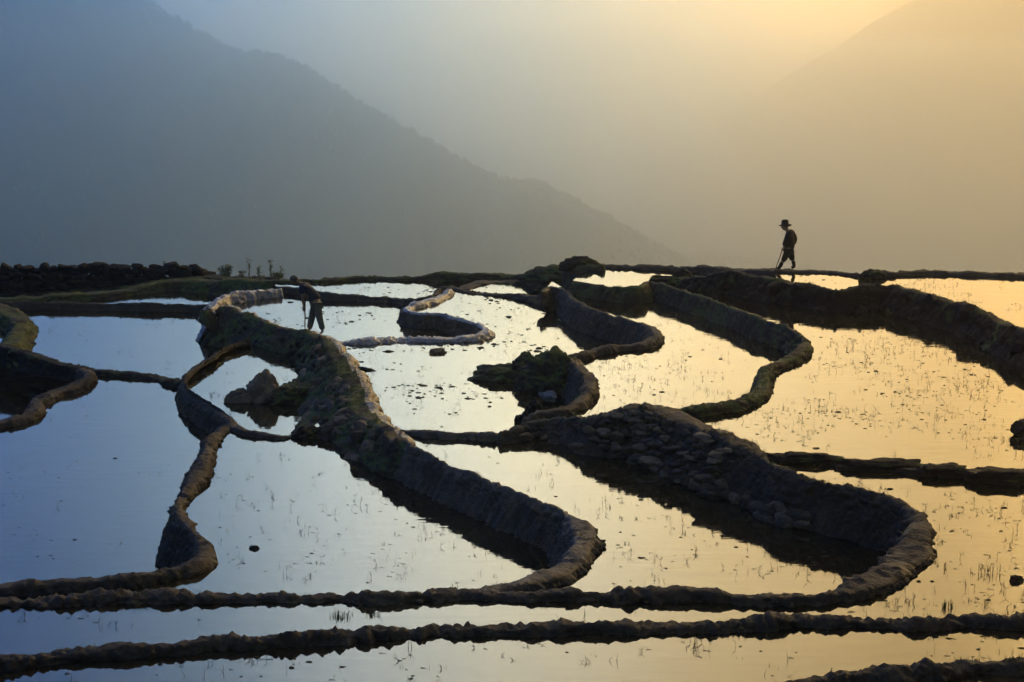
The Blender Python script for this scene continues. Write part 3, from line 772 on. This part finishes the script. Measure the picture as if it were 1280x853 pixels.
lump('mud_lump', 'mud clump poking through the water at the lower right edge', 'mud lump', 1270, 726, W_P1, (.10, .07, .07), 0, M_DARK, 27, .4)
lump('mud_lump', 'dark clod alone in the left middle pond, near the hooked lip', 'mud lump', 319, 686, W_L, (.08, .05, .05), 0, M_DARK, 28, .4)

# ------------------------------------------------------------------ floating clods, stubble and grass
def in_poly(x, y, poly):
    c = False; j = len(poly) - 1
    for i in range(len(poly)):
        xi, yi = poly[i]; xj, yj = poly[j]
        if (yi > y) != (yj > y) and x < (xj - xi) * (y - yi) / (yj - yi) + xi: c = not c
        j = i
    return c
_cs, _cn = None, None
all_crest = np.vstack([b.D[::4, :2] for b in BUNDS.values()])
def far_from_bund(x, y, d):
    return np.min((all_crest[:, 0] - x) ** 2 + (all_crest[:, 1] - y) ** 2) > d * d
def scatter(key, n, box, clear=.35, power=None):
    poly, z = POND[key]; out = []; tries = 0
    while len(out) < n and tries < n * 20:
        tries += 1
        px, py = random.uniform(box[0], box[2]), random.uniform(box[1], box[3])
        q = P(px, py, z)
        g = vnoise(np.array([[q.x * .5, q.y * .3, 3.3]]))[0]
        g2 = vnoise(np.array([[q.x * 2.1, q.y * 1.2, 8.3]]))[0]
        if random.random() > .35 + .8 * g + .9 * g2: continue
        if in_poly(q.x, q.y, poly) and far_from_bund(q.x, q.y, clear): out.append(q)
    return out
def clods(pts, smin, smax, name='mud_clods'):
    Vs, Fs = [], []
    for q in pts:
        b = len(Vs); s = random.uniform(smin, smax) * (1 + (random.random() < .12) * .9); k = 7; el = random.uniform(.9, 1.9); a0 = random.random() * 3
        for zz, rr_ in ((-.25, .9), (.12, 1.0), (.5, .6)):
            for j in range(k):
                a = j / k * 2 * math.pi; r_ = s * rr_ * random.uniform(.55, 1.35)
                x_, y_ = math.cos(a) * r_ * el, math.sin(a) * r_
                Vs.append((q.x + x_ , q.y + y_, q.z + zz * s * random.uniform(.5, .95)))
        Vs.append((q.x, q.y, q.z + s * .42))
        for i in range(2):
            for j in range(k):
                c = b + i * k; Fs.append((c + j, c + (j + 1) % k, c + k + (j + 1) % k, c + k + j))
        for j in range(k): Fs.append((b + 2 * k + j, b + 2 * k + (j + 1) % k, b + 3 * k))
    me = bpy.data.meshes.new(name); me.from_pydata(Vs, [], Fs); me.update()
    return link(name, me, M_DARK, kind='stuff')
cpm = scatter('M', 150, (430, 430, 700, 535)) + scatter('M', 70, (540, 372, 705, 440)) + scatter('U', 60, (330, 370, 500, 412)) + scatter('Z', 60, (380, 348, 600, 368), .5)
cp = scatter('T', 30, (180, 358, 290, 378), .3) + scatter('R', 170, (860, 380, 1280, 570)) + scatter('P1', 30, (1000, 600, 1280, 760)) + scatter('BB', 12, (930, 345, 1070, 355), .3) \
    + scatter('L', 22, (240, 560, 620, 730)) + scatter('P2', 30, (640, 560, 1000, 730)) + scatter('C2', 30, (730, 370, 950, 500)) + scatter('Q', 12, (50, 385, 260, 450)) + scatter('S', 12, (0, 500, 200, 700)) \
    + scatter('Y', 14, (600, 352, 690, 364), .3) + scatter('CC', 20, (1110, 345, 1280, 400)) + scatter('P0', 20, (0, 790, 1280, 850))
clods(cpm, .018, .045)
clods(cp, .010, .026)

def stubble(pts, name='rice_stubble', mat=M_STUBBLE, hmin=.03, hmax=.15):
    Vs, Fs = [], []
    def blade(x, y, z, h, lean, w, az, bend=0):
        b = len(Vs); n = 3
        px_, py_, pz = x, y, z - .02
        wx, wy = w, 0
        for i in range(n + 1):
            t = i / n; ww = w * (1 - t * .75)
            off = lean * h * t + bend * h * t * t
            Vs.append((x + math.cos(az) * off - ww, y + math.sin(az) * off, z - .02 + h * t * (1 - .25 * abs(bend) * t)))
            Vs.append((x + math.cos(az) * off + ww, y + math.sin(az) * off, z - .02 + h * t * (1 - .25 * abs(bend) * t)))
        for i in range(n):
            c = b + i * 2; Fs.append((c, c + 1, c + 3, c + 2))
        return Vector(((Vs[-1][0] + Vs[-2][0]) / 2, Vs[-1][1], Vs[-1][2]))
    for q in pts:
        t = random.random(); k = random.choice((1, 1, 1, 2, 3))
        for j in range(k):
            x, y = q.x + random.gauss(0, .04), q.y + random.gauss(0, .04)
            h = hmin + (hmax - hmin) * random.random() ** 2.6
            tip = blade(x, y, q.z, h, random.uniform(-.35, .35), random.uniform(.0022, .0055), random.uniform(0, 6.28), random.uniform(-.4, .4))
            if random.random() < .3:      # small leaves on the stem
                for _ in range(random.randint(1, 3)):
                    f_ = random.uniform(.3, 1)
                    blade(x + (tip.x - x) * f_, y + (tip.y - y) * f_, q.z + h * f_, h * .3 + .02, random.uniform(-1, 1) * 1.6, .006, random.choice((0, 3.14)), 0)
        if t < .45:                        # stem pieces lying on the water
            a = random.uniform(-.25, .25); l = random.uniform(.01, .05); w = random.uniform(.003, .008); b = len(Vs)
            x, y, z = q.x + random.gauss(0, .1), q.y + random.gauss(0, .1), q.z + .004
            dx, dy = math.cos(a) * l, math.sin(a) * l
            Vs.extend([(x - dx, y - dy - w, z), (x + dx, y + dy - w, z), (x + dx * .9, y + dy + w, z), (x - dx * .8, y - dy + w, z + .008)])
            Fs.append((b, b + 1, b + 2, b + 3))
    me = bpy.data.meshes.new(name); me.from_pydata(Vs, [], Fs); me.update()
    return link(name, me, mat, kind='stuff')
sp = scatter('R', 700, (850, 370, 1300, 580)) + scatter('P1', 170, (980, 600, 1300, 765), .25) + scatter('P2', 200, (530, 550, 1060, 735), .3) + scatter('C2', 220, (715, 362, 950, 515), .3) \
    + scatter('L', 190, (230, 545, 640, 735), .25) + scatter('M', 300, (430, 370, 720, 535), .3) + scatter('S', 60, (0, 480, 230, 715), .3) + scatter('Q', 60, (40, 380, 260, 470), .4) \
    + scatter('N', 45, (240, 440, 370, 530), .3) + scatter('U', 50, (280, 370, 500, 415), .3) + scatter('P0', 90, (0, 785, 1280, 853), .25) + scatter('CC', 150, (1100, 345, 1290, 400), .4) \
    + scatter('P1', 40, (0, 755, 1280, 785), .15) + scatter('Z', 40, (380, 345, 600, 370), .3)
stubble(sp)

def grass_on(key, side, c0, c1, n, f0, f1, hmin, hmax, dens=.0):
    pts = []
    for i in range(n):
        q, nrm = surf_pt(key, random.uniform(c0, c1), side, random.uniform(f0, f1)); pts.append(q)
    return pts
def grass_mesh(pts, hmin, hmax, name='bank_grass'):
    Vs, Fs = [], []
    for q in pts:
        for _ in range(5):
            b = len(Vs); h = random.uniform(hmin, hmax); az = random.uniform(0, 6.28); ln = random.uniform(.1, .7) * h; w = random.uniform(.003, .006)
            x, y, z = q.x + random.gauss(0, .03), q.y + random.gauss(0, .03), q.z - .01
            ca, sa = math.cos(az), math.sin(az)
            Vs.extend([(x - sa * w, y + ca * w, z), (x + sa * w, y - ca * w, z), (x + ca * ln * .4 + sa * w * .7, y + sa * ln * .4 - ca * w * .7, z + h * .6), (x + ca * ln * .4 - sa * w * .7, y + sa * ln * .4 + ca * w * .7, z + h * .6), (x + ca * ln, y + sa * ln, z + h * .95)])
            Fs.append((b, b + 1, b + 2, b + 3)); Fs.append((b + 3, b + 2, b + 4))
    me = bpy.data.meshes.new(name); me.from_pydata(Vs, [], Fs); me.update()
    return link(name, me, M_GRASS, kind='stuff')
gp = grass_on('B', 'r', 10.5, 14.5, 260, -.6, .12, 0, 0) + grass_on('B', 'r', 2.5, 5.5, 200, -.6, .1, 0, 0) + grass_on('B', 'r', 14, 18, 60, -.3, .05, 0, 0) \
    + grass_on('K', 'r', 7.0, 10.5, 520, -.2, .35, 0, 0) + grass_on('D', 'r', 13, 16, 60, -.3, .2, 0, 0) + grass_on('C', 'r', 15, 20, 160, 0, .5, 0, 0)
for key_, sd_, n_ in (('A', 'l', 40), ('J', 'l', 30), ('B1', 'r', 40), ('B0', 'r', 25), ('B', 'l', 60), ('D', 'l', 60), ('C', 'l', 40), ('K', 'l', 50), ('E', 'r', 120), ('LB', 'r', 40)):
    cc = [random.uniform(0, len(BUNDS[key_].idx) - 1.5) for _ in range(max(3, n_ // 8))]
    for i_ in range(n_):
        c_ = random.choice(cc) + random.gauss(0, .12)
        gp.append(surf_pt(key_, min(max(c_, 0), len(BUNDS[key_].idx) - 1.2), sd_, random.uniform(-.4, .4))[0])
grass_mesh(gp, .03, .085)
for px_, py_, z_, n_ in ((428, 775, .1, 14), (465, 772, .1, 9), (1240, 715, .02, 6), (118, 818, .1, 5), (1180, 760, .0, 6)):
    gq = [P(px_ + random.gauss(0, 7), py_ + random.gauss(0, 2), z_) for _ in range(n_)]
    grass_mesh(gq, .06, .16, 'bank_grass')
gp = grass_on('GB', 'r', 2, 8, 1500, -.4, .35, 0, 0) + grass_on('LB1', 'l', 1.5, 5, 500, -.2, .5, 0, 0) + grass_on('FL', 'r', 5, 10, 300, -.5, .2, 0, 0)
grass_mesh(gp, .02, .06, 'rim_grass')

# ------------------------------------------------------------------ weeds on the far rim
def weed(label, px, py, z, h, stems, spread, leaf, group='weeds standing on the far rim at left', cat='weed', bushy=False):
    base = P(px, py, z)
    root = link('weed_plant', None, label=label, category=cat, group=group); root.location = base
    r = random.Random(int(px * 7)); sv, sf, lv, lf = [], [], [], []
    def tube(a, b, ra, rb):
        n0 = len(sv); k = 4
        for p_, rad in ((a, ra), (b, rb)):
            for j in range(k): sv.append((p_[0] + math.cos(j / k * 6.283) * rad, p_[1] + math.sin(j / k * 6.283) * rad, p_[2]))
        for j in range(k): sf.append((n0 + j, n0 + (j + 1) % k, n0 + k + (j + 1) % k, n0 + k + j))
    def leafq(c, l, w):
        az = r.uniform(0, 6.28); dn = r.uniform(-.6, .6); b = len(lv)
        d = Vector((math.cos(az), math.sin(az), dn)).normalized() * l; s = Vector((-math.sin(az), math.cos(az), r.uniform(-.5, .5))).normalized() * w
        c = Vector(c)
        for p_ in (c, c + d * .5 + s, c + d, c + d * .5 - s): lv.append(tuple(p_))
        lf.append((b, b + 1, b + 2, b + 3))
    for i in range(stems):
        x0 = r.uniform(-spread, spread); hh = 1.15 * h * r.uniform(.7, 1); p = Vector((x0 * .5, r.uniform(-.05, .05), -.03)); n = 5
        for k in range(n):
            q = p + Vector((x0 * .12 + r.uniform(-.03, .03), r.uniform(-.02, .02), hh / n))
            tube(p, q, .016 * (1 - k / n * .6), .016 * (1 - (k + 1) / n * .6)); 
            if bushy or k >= 2:
                for _ in range(leaf * 2 if not bushy else leaf * 3): leafq(p.lerp(q, r.random()) + Vector((r.uniform(-.06, .06), r.uniform(-.06, .06), 0)) * (2 if bushy else 1), r.uniform(.07, .14), r.uniform(.022, .04))
            p = q
    me = bpy.data.meshes.new('stem'); me.from_pydata(sv, [], sf); me.update(); link('stem', me, M_STUBBLE, root)
    me = bpy.data.meshes.new('leaves'); me.from_pydata(lv, [], lf); me.update(); link('leaves', me, M_LEAF, root)
    return root
weed('small leafy bush just right of the end of the dry stone wall', 282, 345, -1.6, .42, 9, .22, 4, bushy=True, cat='bush')
weed('tall forked weed on the far rim, leftmost of the tall ones', 311, 346, -1.6, .70, 2, .06, 3)
weed('mid height leafy weed right of the tall forked one', 324, 346, -1.6, .46, 3, .08, 4)
weed('tallest bending weed on the far rim with a drooping leafy top', 340, 346, -1.6, .78, 2, .07, 4)
weed('slim weed at the right end of the row on the far rim', 351, 346, -1.6, .56, 1, .05, 5)
weed('low round bush at the foot of the tallest weeds', 346, 347, -1.6, .20, 9, .2, 4, bushy=True, cat='bush')
weed('low weed in the gap left of the tall forked one', 302, 346, -1.6, .30, 4, .12, 3)
weed('single thin weed growing out of the dry stone wall top', 206, 334, -1.55, .26, 2, .05, 3)


# ------------------------------------------------------------------ people
M_SKIN = plain('skin', (.16, .095, .06), .55, var=.12)
M_HAIR = plain('dark_hair', (.008, .007, .006), .5, var=.3, scale=80)
M_NAVY = plain('navy_cloth', (.010, .014, .030), .85, var=.25, scale=30)
M_KHAKI = plain('khaki_cloth', (.085, .078, .060), .9, var=.25, scale=25)
M_COAT = plain('dark_coat', (.012, .010, .008), .9, var=.3, scale=25)
M_STRAW = plain('felt_hat', (.016, .012, .008), .9, var=.3, scale=40)
M_WOOD = plain('worn_wood', (.05, .035, .02), .7, var=.3, scale=40)
M_IRON = plain('iron_blade', (.03, .028, .026), .5, var=.3, scale=40)

def skin_mesh(name, nodes, edges, root=0, sub=2, mat=None, parent=None, sq=None):
    me = bpy.data.meshes.new(name); me.from_pydata([n[0] for n in nodes], edges, []); me.update()
    o = link(name, me, mat, parent)
    m = o.modifiers.new('skin', 'SKIN'); m.use_smooth_shade = True; m.branch_smoothing = .5
    for i, n in enumerate(nodes):
        sv = me.skin_vertices[0].data[i]; r = n[1]
        sv.radius = r if isinstance(r, tuple) else (r, r)
        sv.use_root = (i == root)
    if name in ('shirt', 'trousers', 'jacket', 'boot'):
        for sv in me.skin_vertices[0].data: sv.radius = (sv.radius[0] * 1.22, sv.radius[1] * 1.22)
    s = o.modifiers.new('sub', 'SUBSURF'); s.levels = sub; s.render_levels = sub
    return o

def chain(points):
    return points, [(i, i + 1) for i in range(len(points) - 1)]

def hand(parent, wrist, direction, curl_axis, thumb_dir, mat, k=1.0):
    """palm plus five bent fingers, wrist at `wrist`, pointing along `direction`"""
    d = Vector(direction).normalized(); c = Vector(curl_axis).normalized(); side = d.cross(c).normalized()
    if side.dot(Vector(thumb_dir)) < 0: side = -side
    w = Vector(wrist)
    nodes = [(tuple(w), (.024 * k, .024 * k)), (tuple(w + d * .04 * k), (.030 * k, .022 * k)), (tuple(w + d * .075 * k), (.034 * k, .020 * k))]
    palm = skin_mesh('hand', nodes, [(0, 1), (1, 2)], 0, 1, mat, parent)
    lens = (.070, .078, .074, .058)
    for i, L in enumerate(lens):
        b = w + d * .075 * k + side * (.027 - i * .018) * k
        p1 = b + (d * .8 + c * .5).normalized() * L * .45 * k; p2 = p1 + (d * .15 + c).normalized() * L * .32 * k; p3 = p2 + (-d * .5 + c * .7).normalized() * L * .23 * k
        skin_mesh('finger', [(tuple(b - d * .02), .010 * k), (tuple(p1), .0090 * k), (tuple(p2), .0082 * k), (tuple(p3), .0065 * k)], [(0, 1), (1, 2), (2, 3)], 0, 1, mat, palm)
    b = w + d * .03 * k + side * .028 * k
    p1 = b + (d * .6 + side * .6 + c * .3).normalized() * .035 * k; p2 = p1 + (d * .5 + c * .8).normalized() * .03 * k
    skin_mesh('thumb', [(tuple(b), .012 * k), (tuple(p1), .0105 * k), (tuple(p2), .008 * k)], [(0, 1), (1, 2)], 0, 1, mat, palm)
    return palm

def head_mesh(parent, centre, face, up, size, mat):
    """skull with brow, nose, mouth, chin and ears; face = direction it looks"""
    f = Vector(face).normalized(); u = Vector(up).normalized(); l = u.cross(f).normalized(); u = f.cross(l)
    bm = bmesh.new(); bmesh.ops.create_icosphere(bm, subdivisions=4, radius=1)
    for v in bm.verts:
        x, y, z = v.co                                     # x face, y left, z up
        X = x * .098; Y = y * .074; Z = z * .118
        if z < 0: Y *= 1 - .30 * (-z) ** 1.5; X *= 1 - .12 * (-z)
        if x > 0: X *= .96
        def g(cx, cy_, cz, r): return math.exp(-((y - cy_) ** 2 + (z - cz) ** 2) / r ** 2) if x > 0 else 0
        X += .026 * g(1, 0, -.12, .16) + .010 * g(1, 0, .05, .16)      # nose
        X += .006 * g(1, 0, .28, .45)                                    # brow
        X -= .012 * (g(1, .36, .12, .17) + g(1, -.36, .12, .17))         # eye sockets
        X += .008 * g(1, 0, -.48, .20) - .006 * g(1, 0, -.40, .06)       # mouth
        X += .012 * g(1, 0, -.82, .25)                                   # chin
        e = math.exp(-((x + .05) ** 2 + (z + .05) ** 2) / .03); 
        if abs(y) > .75: Y += math.copysign(.014 * e, y)                # ears
        v.co = Vector(centre) + (f * X + l * Y + u * Z) * size
    me = bpy.data.meshes.new('head'); bm.to_mesh(me); bm.free(); me.polygons.foreach_set('use_smooth', np.ones(len(me.polygons), bool))
    o = link('head', me, mat, parent)
    return o, f, l, u

def cap_mesh(name, parent, centre, f, l, u, size, mat, low=.1, grow=1.07):
    bm = bmesh.new(); bmesh.ops.create_icosphere(bm, subdivisions=3, radius=1)
    kill = [v for v in bm.verts if v.co.z < low - .55 * (v.co.x < .1) + .25 * (v.co.x > .45)]
    bmesh.ops.delete(bm, geom=kill, context='VERTS')
    for v in bm.verts:
        x, y, z = v.co; k = grow * (1 + .04 * math.sin(x * 23 + y * 31 + z * 17))
        v.co = Vector(centre) + (f * x * .100 + l * y * .077 + u * z * .120) * size * k
    me = bpy.data.meshes.new(name); bm.to_mesh(me); bm.free()
    return link(name, me, mat, parent)

# the stooping man at left (faces left = -x)
def man_left():
    root = link('person', None, label='man in navy shirt and khaki trousers, bent forward in the pond beside the rocky bank', category='person')
    root.location = P(397, 417, W_U); root.rotation_euler = (0, 0, R(-6)); root.scale = (1.07, 1.07, 1.07)
    sx = .96
    hip, hl, hr = (0, 0, .95), (.01, -.09, .90), (-.02, .09, .90)
    # near leg (towards camera, -y) is the rear one, stretched back; far leg in front
    kn_r, an_r, to_r = (.08, -.12, .50), (.185, -.13, .09), (.10, -.15, .02)
    kn_f, an_f, to_f = (-.16, .10, .50), (-.27, .10, .06), (-.38, .09, .0)
    waist, chest, neck, headc = (-.06, 0, 1.07), (-.28, 0, 1.29), (-.46, 0, 1.45), (-.65, 0, 1.52)
    shr, shl = (-.39, -.17, 1.37), (-.40, .17, 1.37)
    elr, wrr = (-.375, -.20, 1.09), (-.36, -.13, .82)
    ell, wrl = (-.41, .16, 1.10), (-.38, .05, .74)
    nodes = [(hip, (.10, .09)), (waist, (.10, .085)), (chest, (.13, .10)), (neck, (.058, .058)), ((-.55, 0, 1.485), (.055, .055)),
             (shr, .062), (elr, .043), (wrr, .028), (shl, .062), (ell, .043), (wrl, .028),
             (hl, .095), (kn_r, .062), (an_r, .042), (to_r, .032), (hr, .095), (kn_f, .062), (an_f, .042), (to_f, .032)]
    ed = [(0, 1), (1, 2), (2, 3), (3, 4), (2, 5), (5, 6), (6, 7), (2, 8), (8, 9), (9, 10), (0, 11), (11, 12), (12, 13), (13, 14), (0, 15), (15, 16), (16, 17), (17, 18)]
    body = skin_mesh('body', nodes, ed, 0, 2, M_SKIN, root)
    h, f, l, u = head_mesh(body, headc, (-.80, 0, -.60), (-.60, 0, .80), 1.12, M_SKIN)
    cap_mesh('hair', root, Vector(headc) + Vector((.01, 0, .01)), f, l, u, 1.15, M_HAIR)
    k = 1.0
    nodes = [((.05, 0, .93), (.15, .14)), ((-.04, 0, 1.07), (.16, .14)), ((-.26, 0, 1.28), (.18, .155)), ((-.43, 0, 1.42), (.10, .09)),
             (shr, .085), ((-.37, -.205, 1.16), .068), (shl, .085), ((-.40, .17, 1.16), .068), ((-.16, 0, 1.04), (.12, .13)), ((-.20, 0, .90), (.045, .12))]
    ed = [(0, 1), (1, 2), (2, 3), (2, 4), (4, 5), (2, 6), (6, 7), (1, 8), (8, 9)]
    skin_mesh('shirt', nodes, ed, 0, 2, M_NAVY, root)
    nodes = [((.01, 0, .96), (.150, .13)), ((.02, -.085, .86), .118), ((.09, -.12, .50), .086), ((.185, -.13, .12), .070),
             ((-.05, .09, .86), .116), ((-.165, .10, .50), .086), ((-.265, .10, .10), .072)]
    skin_mesh('trousers', nodes, [(0, 1), (1, 2), (2, 3), (0, 4), (4, 5), (5, 6)], 0, 2, M_KHAKI, root)
    hand(body, wrr, (.06, .05, -1), (-.4, 1, 0), (-1, 0, 0), M_SKIN, 1.05)
    hand(body, wrl, (.04, -.05, -1), (-.4, -1, 0), (-1, 0, 0), M_SKIN, 1.05)
    # hoe held in both hands
    hoe = link('hoe', None, label='wooden handled hoe gripped by the stooping man, its blade down in the mud', category='hoe')
    hoe.matrix_world = Matrix.Translation(root.location) @ Euler(root.rotation_euler).to_matrix().to_4x4() @ Matrix.Scale(1.07, 4)
    def rod(name, a, b, r, mat, parent):
        bm = bmesh.new(); a, b = Vector(a), Vector(b); n = 10; seg = 8
        q = (b - a).to_track_quat('Z', 'Y'); rings = []
        for i in range(n + 1):
            t = i / n; c = a.lerp(b, t) + q @ Vector((math.sin(t * 5) * .006, 0, 0)); rr = r * (1 + .08 * math.sin(t * 23))
            rings.append([bm.verts.new(c + q @ Vector((math.cos(j / seg * 6.2832) * rr, math.sin(j / seg * 6.2832) * rr, 0))) for j in range(seg)])
        for i in range(n):
            for j in range(seg): bm.faces.new((rings[i][j], rings[i][(j + 1) % seg], rings[i + 1][(j + 1) % seg], rings[i + 1][j]))
        bm.faces.new(rings[0][::-1]); bm.faces.new(rings[-1])
        for f_ in bm.faces: f_.smooth = True
        me = bpy.data.meshes.new(name); bm.to_mesh(me); bm.free(); return link(name, me, mat, parent)
    rod('handle', (-.325, -.02, 1.10), (-.365, -.02, .02), .017, M_WOOD, hoe)
    bm = bmesh.new()
    pts = [(-.365, 0, .05), (-.365, 0, -.02), (-.52, 0, -.10), (-.54, 0, -.06)]
    for w_ in (-.09, .06):
        for p_ in pts: bm.verts.new((p_[0], w_ * (1 if p_[0] < -.4 else .5), p_[2]))
    bm.verts.ensure_lookup_table(); V = bm.verts
    for a in ((0, 1, 2, 3), (7, 6, 5, 4), (0, 4, 5, 1), (1, 5, 6, 2), (2, 6, 7, 3), (3, 7, 4, 0)): bm.faces.new([V[i] for i in a])
    me = bpy.data.meshes.new('blade'); bm.to_mesh(me); bm.free(); link('blade', me, M_IRON, hoe)
    return rod
rod = man_left()

def walker():
    root = link('person', None, label='person in wide brimmed hat and dark jacket walking the far rim with a stick', category='person')
    root.location = P(984, 337, .485) ; k = 1.09; root.scale = (k, k, k)
    headc = (-.105, 0, 1.235)
    nodes = [((.03, 0, .72), (.09, .08)), ((.02, 0, .86), (.10, .085)), ((.04, 0, 1.04), (.13, .10)), ((-.04, 0, 1.145), (.052, .052)), ((-.085, 0, 1.19), (.05, .05)),
             ((.02, -.15, 1.07), .058), ((-.10, -.17, .84), .040), ((-.16, -.16, .66), .026),
             ((.10, .15, 1.07), .058), ((.22, .17, .85), .040), ((.14, .10, .68), .026),
             ((.03, -.075, .66), .088), ((-.09, -.09, .36), .056), ((-.24, -.09, .07), .038), ((-.33, -.09, .015), .028),
             ((.04, .075, .66), .088), ((.13, .09, .36), .056), ((.22, .09, .09), .038), ((.15, .09, .02), .028)]
    ed = [(0, 1), (1, 2), (2, 3), (3, 4), (2, 5), (5, 6), (6, 7), (2, 8), (8, 9), (9, 10), (0, 11), (11, 12), (12, 13), (13, 14), (0, 15), (15, 16), (16, 17), (17, 18)]
    body = skin_mesh('body', nodes, ed, 0, 2, M_SKIN, root)
    h, f, l, u = head_mesh(body, headc, (-1, 0, -.22), (-.15, 0, 1), .98, M_SKIN)
    nodes = [((.03, 0, .52), (.16, .13)), ((.03, 0, .76), (.165, .135)), ((.055, 0, 1.02), (.185, .14)), ((-.01, 0, 1.13), (.09, .08)),
             ((.01, -.15, 1.06), .080), ((-.10, -.17, .84), .062), ((-.15, -.165, .70), .052),
             ((.11, .15, 1.06), .085), ((.225, .16, .86), .068), ((.16, .11, .70), .056)]
    skin_mesh('jacket', nodes, [(0, 1), (1, 2), (2, 3), (2, 4), (4, 5), (5, 6), (2, 7), (7, 8), (8, 9)], 0, 2, M_COAT, root)
    nodes = [((.03, 0, .68), (.13, .11)), ((.0, -.07, .54), .100), ((-.09, -.09, .36), .076), ((-.16, -.09, .22), .060),
             ((.06, .07, .54), .100), ((.13, .09, .36), .078), ((.17, .09, .23), .064)]
    skin_mesh('trousers', nodes, [(0, 1), (1, 2), (2, 3), (0, 4), (4, 5), (5, 6)], 0, 2, M_COAT, root)
    for nm, a, b in (('boot', (-.16, -.09, .24), (-.24, -.09, .06)), ('boot', (.17, .09, .26), (.22, .09, .07))):
        skin_mesh(nm, [(a, .052), (b, .046), ((b[0] - .09, b[1], .03), .034)], [(0, 1), (1, 2)], 0, 2, M_COAT, root)
    # hat: crown and drooping brim
    bm = bmesh.new(); prof = [(0, .145), (.05, .147), (.085, .135), (.098, .10), (.104, .02), (.125, .0), (.165, -.012), (.185, -.024), (.184, -.030), (.15, -.020), (.10, -.008), (.0, .0)]
    seg = 28; rings = []
    tilt = Euler((0, R(-4), 0)).to_matrix()
    for r_, z_ in prof:
        rings.append([bm.verts.new(Vector(headc) + Vector((0, 0, .055)) + tilt @ Vector((math.cos(j / seg * 6.2832) * max(r_, .001) * 1.02, math.sin(j / seg * 6.2832) * max(r_, .001) * .92, z_ + .012 * math.sin(j / seg * 12.566 + 1) * (r_ > .12)))) for j in range(seg)])
    for i in range(len(rings) - 1):
        for j in range(seg): bm.faces.new((rings[i][j], rings[i][(j + 1) % seg], rings[i + 1][(j + 1) % seg], rings[i + 1][j]))
    for f_ in bm.faces: f_.smooth = True
    me = bpy.data.meshes.new('hat'); bm.to_mesh(me); bm.free(); link('hat', me, M_STRAW, root)
    hand(body, (-.16, -.16, .66), (-.12, 0, -1), (-.4, 1, 0), (-1, 0, 0), M_SKIN, .92)
    hand(body, (.14, .10, .68), (-.3, -.3, -1), (-.6, -1, 0), (-1, 0, 0), M_SKIN, .92)
    st = link('walking_stick', None, label='thin walking stick in the hand of the person on the rim', category='walking stick')
    st.location = root.location; st.scale = root.scale
    rod('shaft', (-.160, -.13, .66), (-.375, -.13, -.03), .014, M_WOOD, st)
walker()


# ------------------------------------------------------------------ haze in the valley
M_HAZE = bpy.data.materials.new('haze'); M_HAZE.use_nodes = True
nt = M_HAZE.node_tree; nt.nodes.remove(nt.nodes['Principled BSDF'])
pv = nt.nodes.new('ShaderNodeVolumePrincipled'); nt.links.new(pv.outputs[0], nt.nodes['Material Output'].inputs['Volume'])
pv.inputs['Color'].default_value = (.87, .885, .885, 1); pv.inputs['Density'].default_value = .00060; pv.inputs['Anisotropy'].default_value = .945
bm = bmesh.new(); bmesh.ops.create_cube(bm, size=1)
me = bpy.data.meshes.new('haze'); 
for v_ in bm.verts: v_.co = (v_.co.x * 26000, 6500 + v_.co.y * 15500, -300 + v_.co.z * 2100)
bm.to_mesh(me); bm.free()
haze = link('haze', me, M_HAZE, kind='stuff')

# further banks of air: low mist over the whole valley floor, and added blue volumes that tint the air over the left slope
def air(name, outline, z0, z1, colour, density, g):
    m = M_HAZE.copy(); m.name = name
    p = [n for n in m.node_tree.nodes if n.type == 'PRINCIPLED_VOLUME'][0]
    p.inputs['Color'].default_value = (*colour, 1); p.inputs['Density'].default_value = density; p.inputs['Anisotropy'].default_value = g
    n = len(outline)
    V = [(x, y, z) for z in (z0, z1) for x, y in outline]
    F = [tuple(range(n))[::-1], tuple(range(n, 2 * n))] + [(i, (i + 1) % n, n + (i + 1) % n, n + i) for i in range(n)]
    me = bpy.data.meshes.new(name); me.from_pydata(V, [], F); me.update()
    return link(name, me, m, kind='stuff')
for k_, (top_, den_) in enumerate(((20, .00022), (-80, .00025), (-190, .0003), (-320, .0004))):
    air('valley_mist', [(-12600 + k_ * 7, 290 + k_ * 9), (12600 - k_ * 7, 290 + k_ * 9), (12600 - k_ * 7, 13900 - k_ * 5), (-12600 + k_ * 7, 13900 - k_ * 5)], -1230 + k_ * 3, top_, (.85, .90, .95), den_, .9)
for k_, ex_ in enumerate((-260, -60, 130, 320)):
    air('blue_air_tint', [(-12700 + k_ * 5, 200 + k_ * 6), (-160, 200 + k_ * 6), (ex_, 2000 - k_ * 40), (-12700 + k_ * 5, 2000 - k_ * 40)], -1240 + k_ * 2, 240 - k_ * 8, (.20, .60, 1.0), .00026, .78)
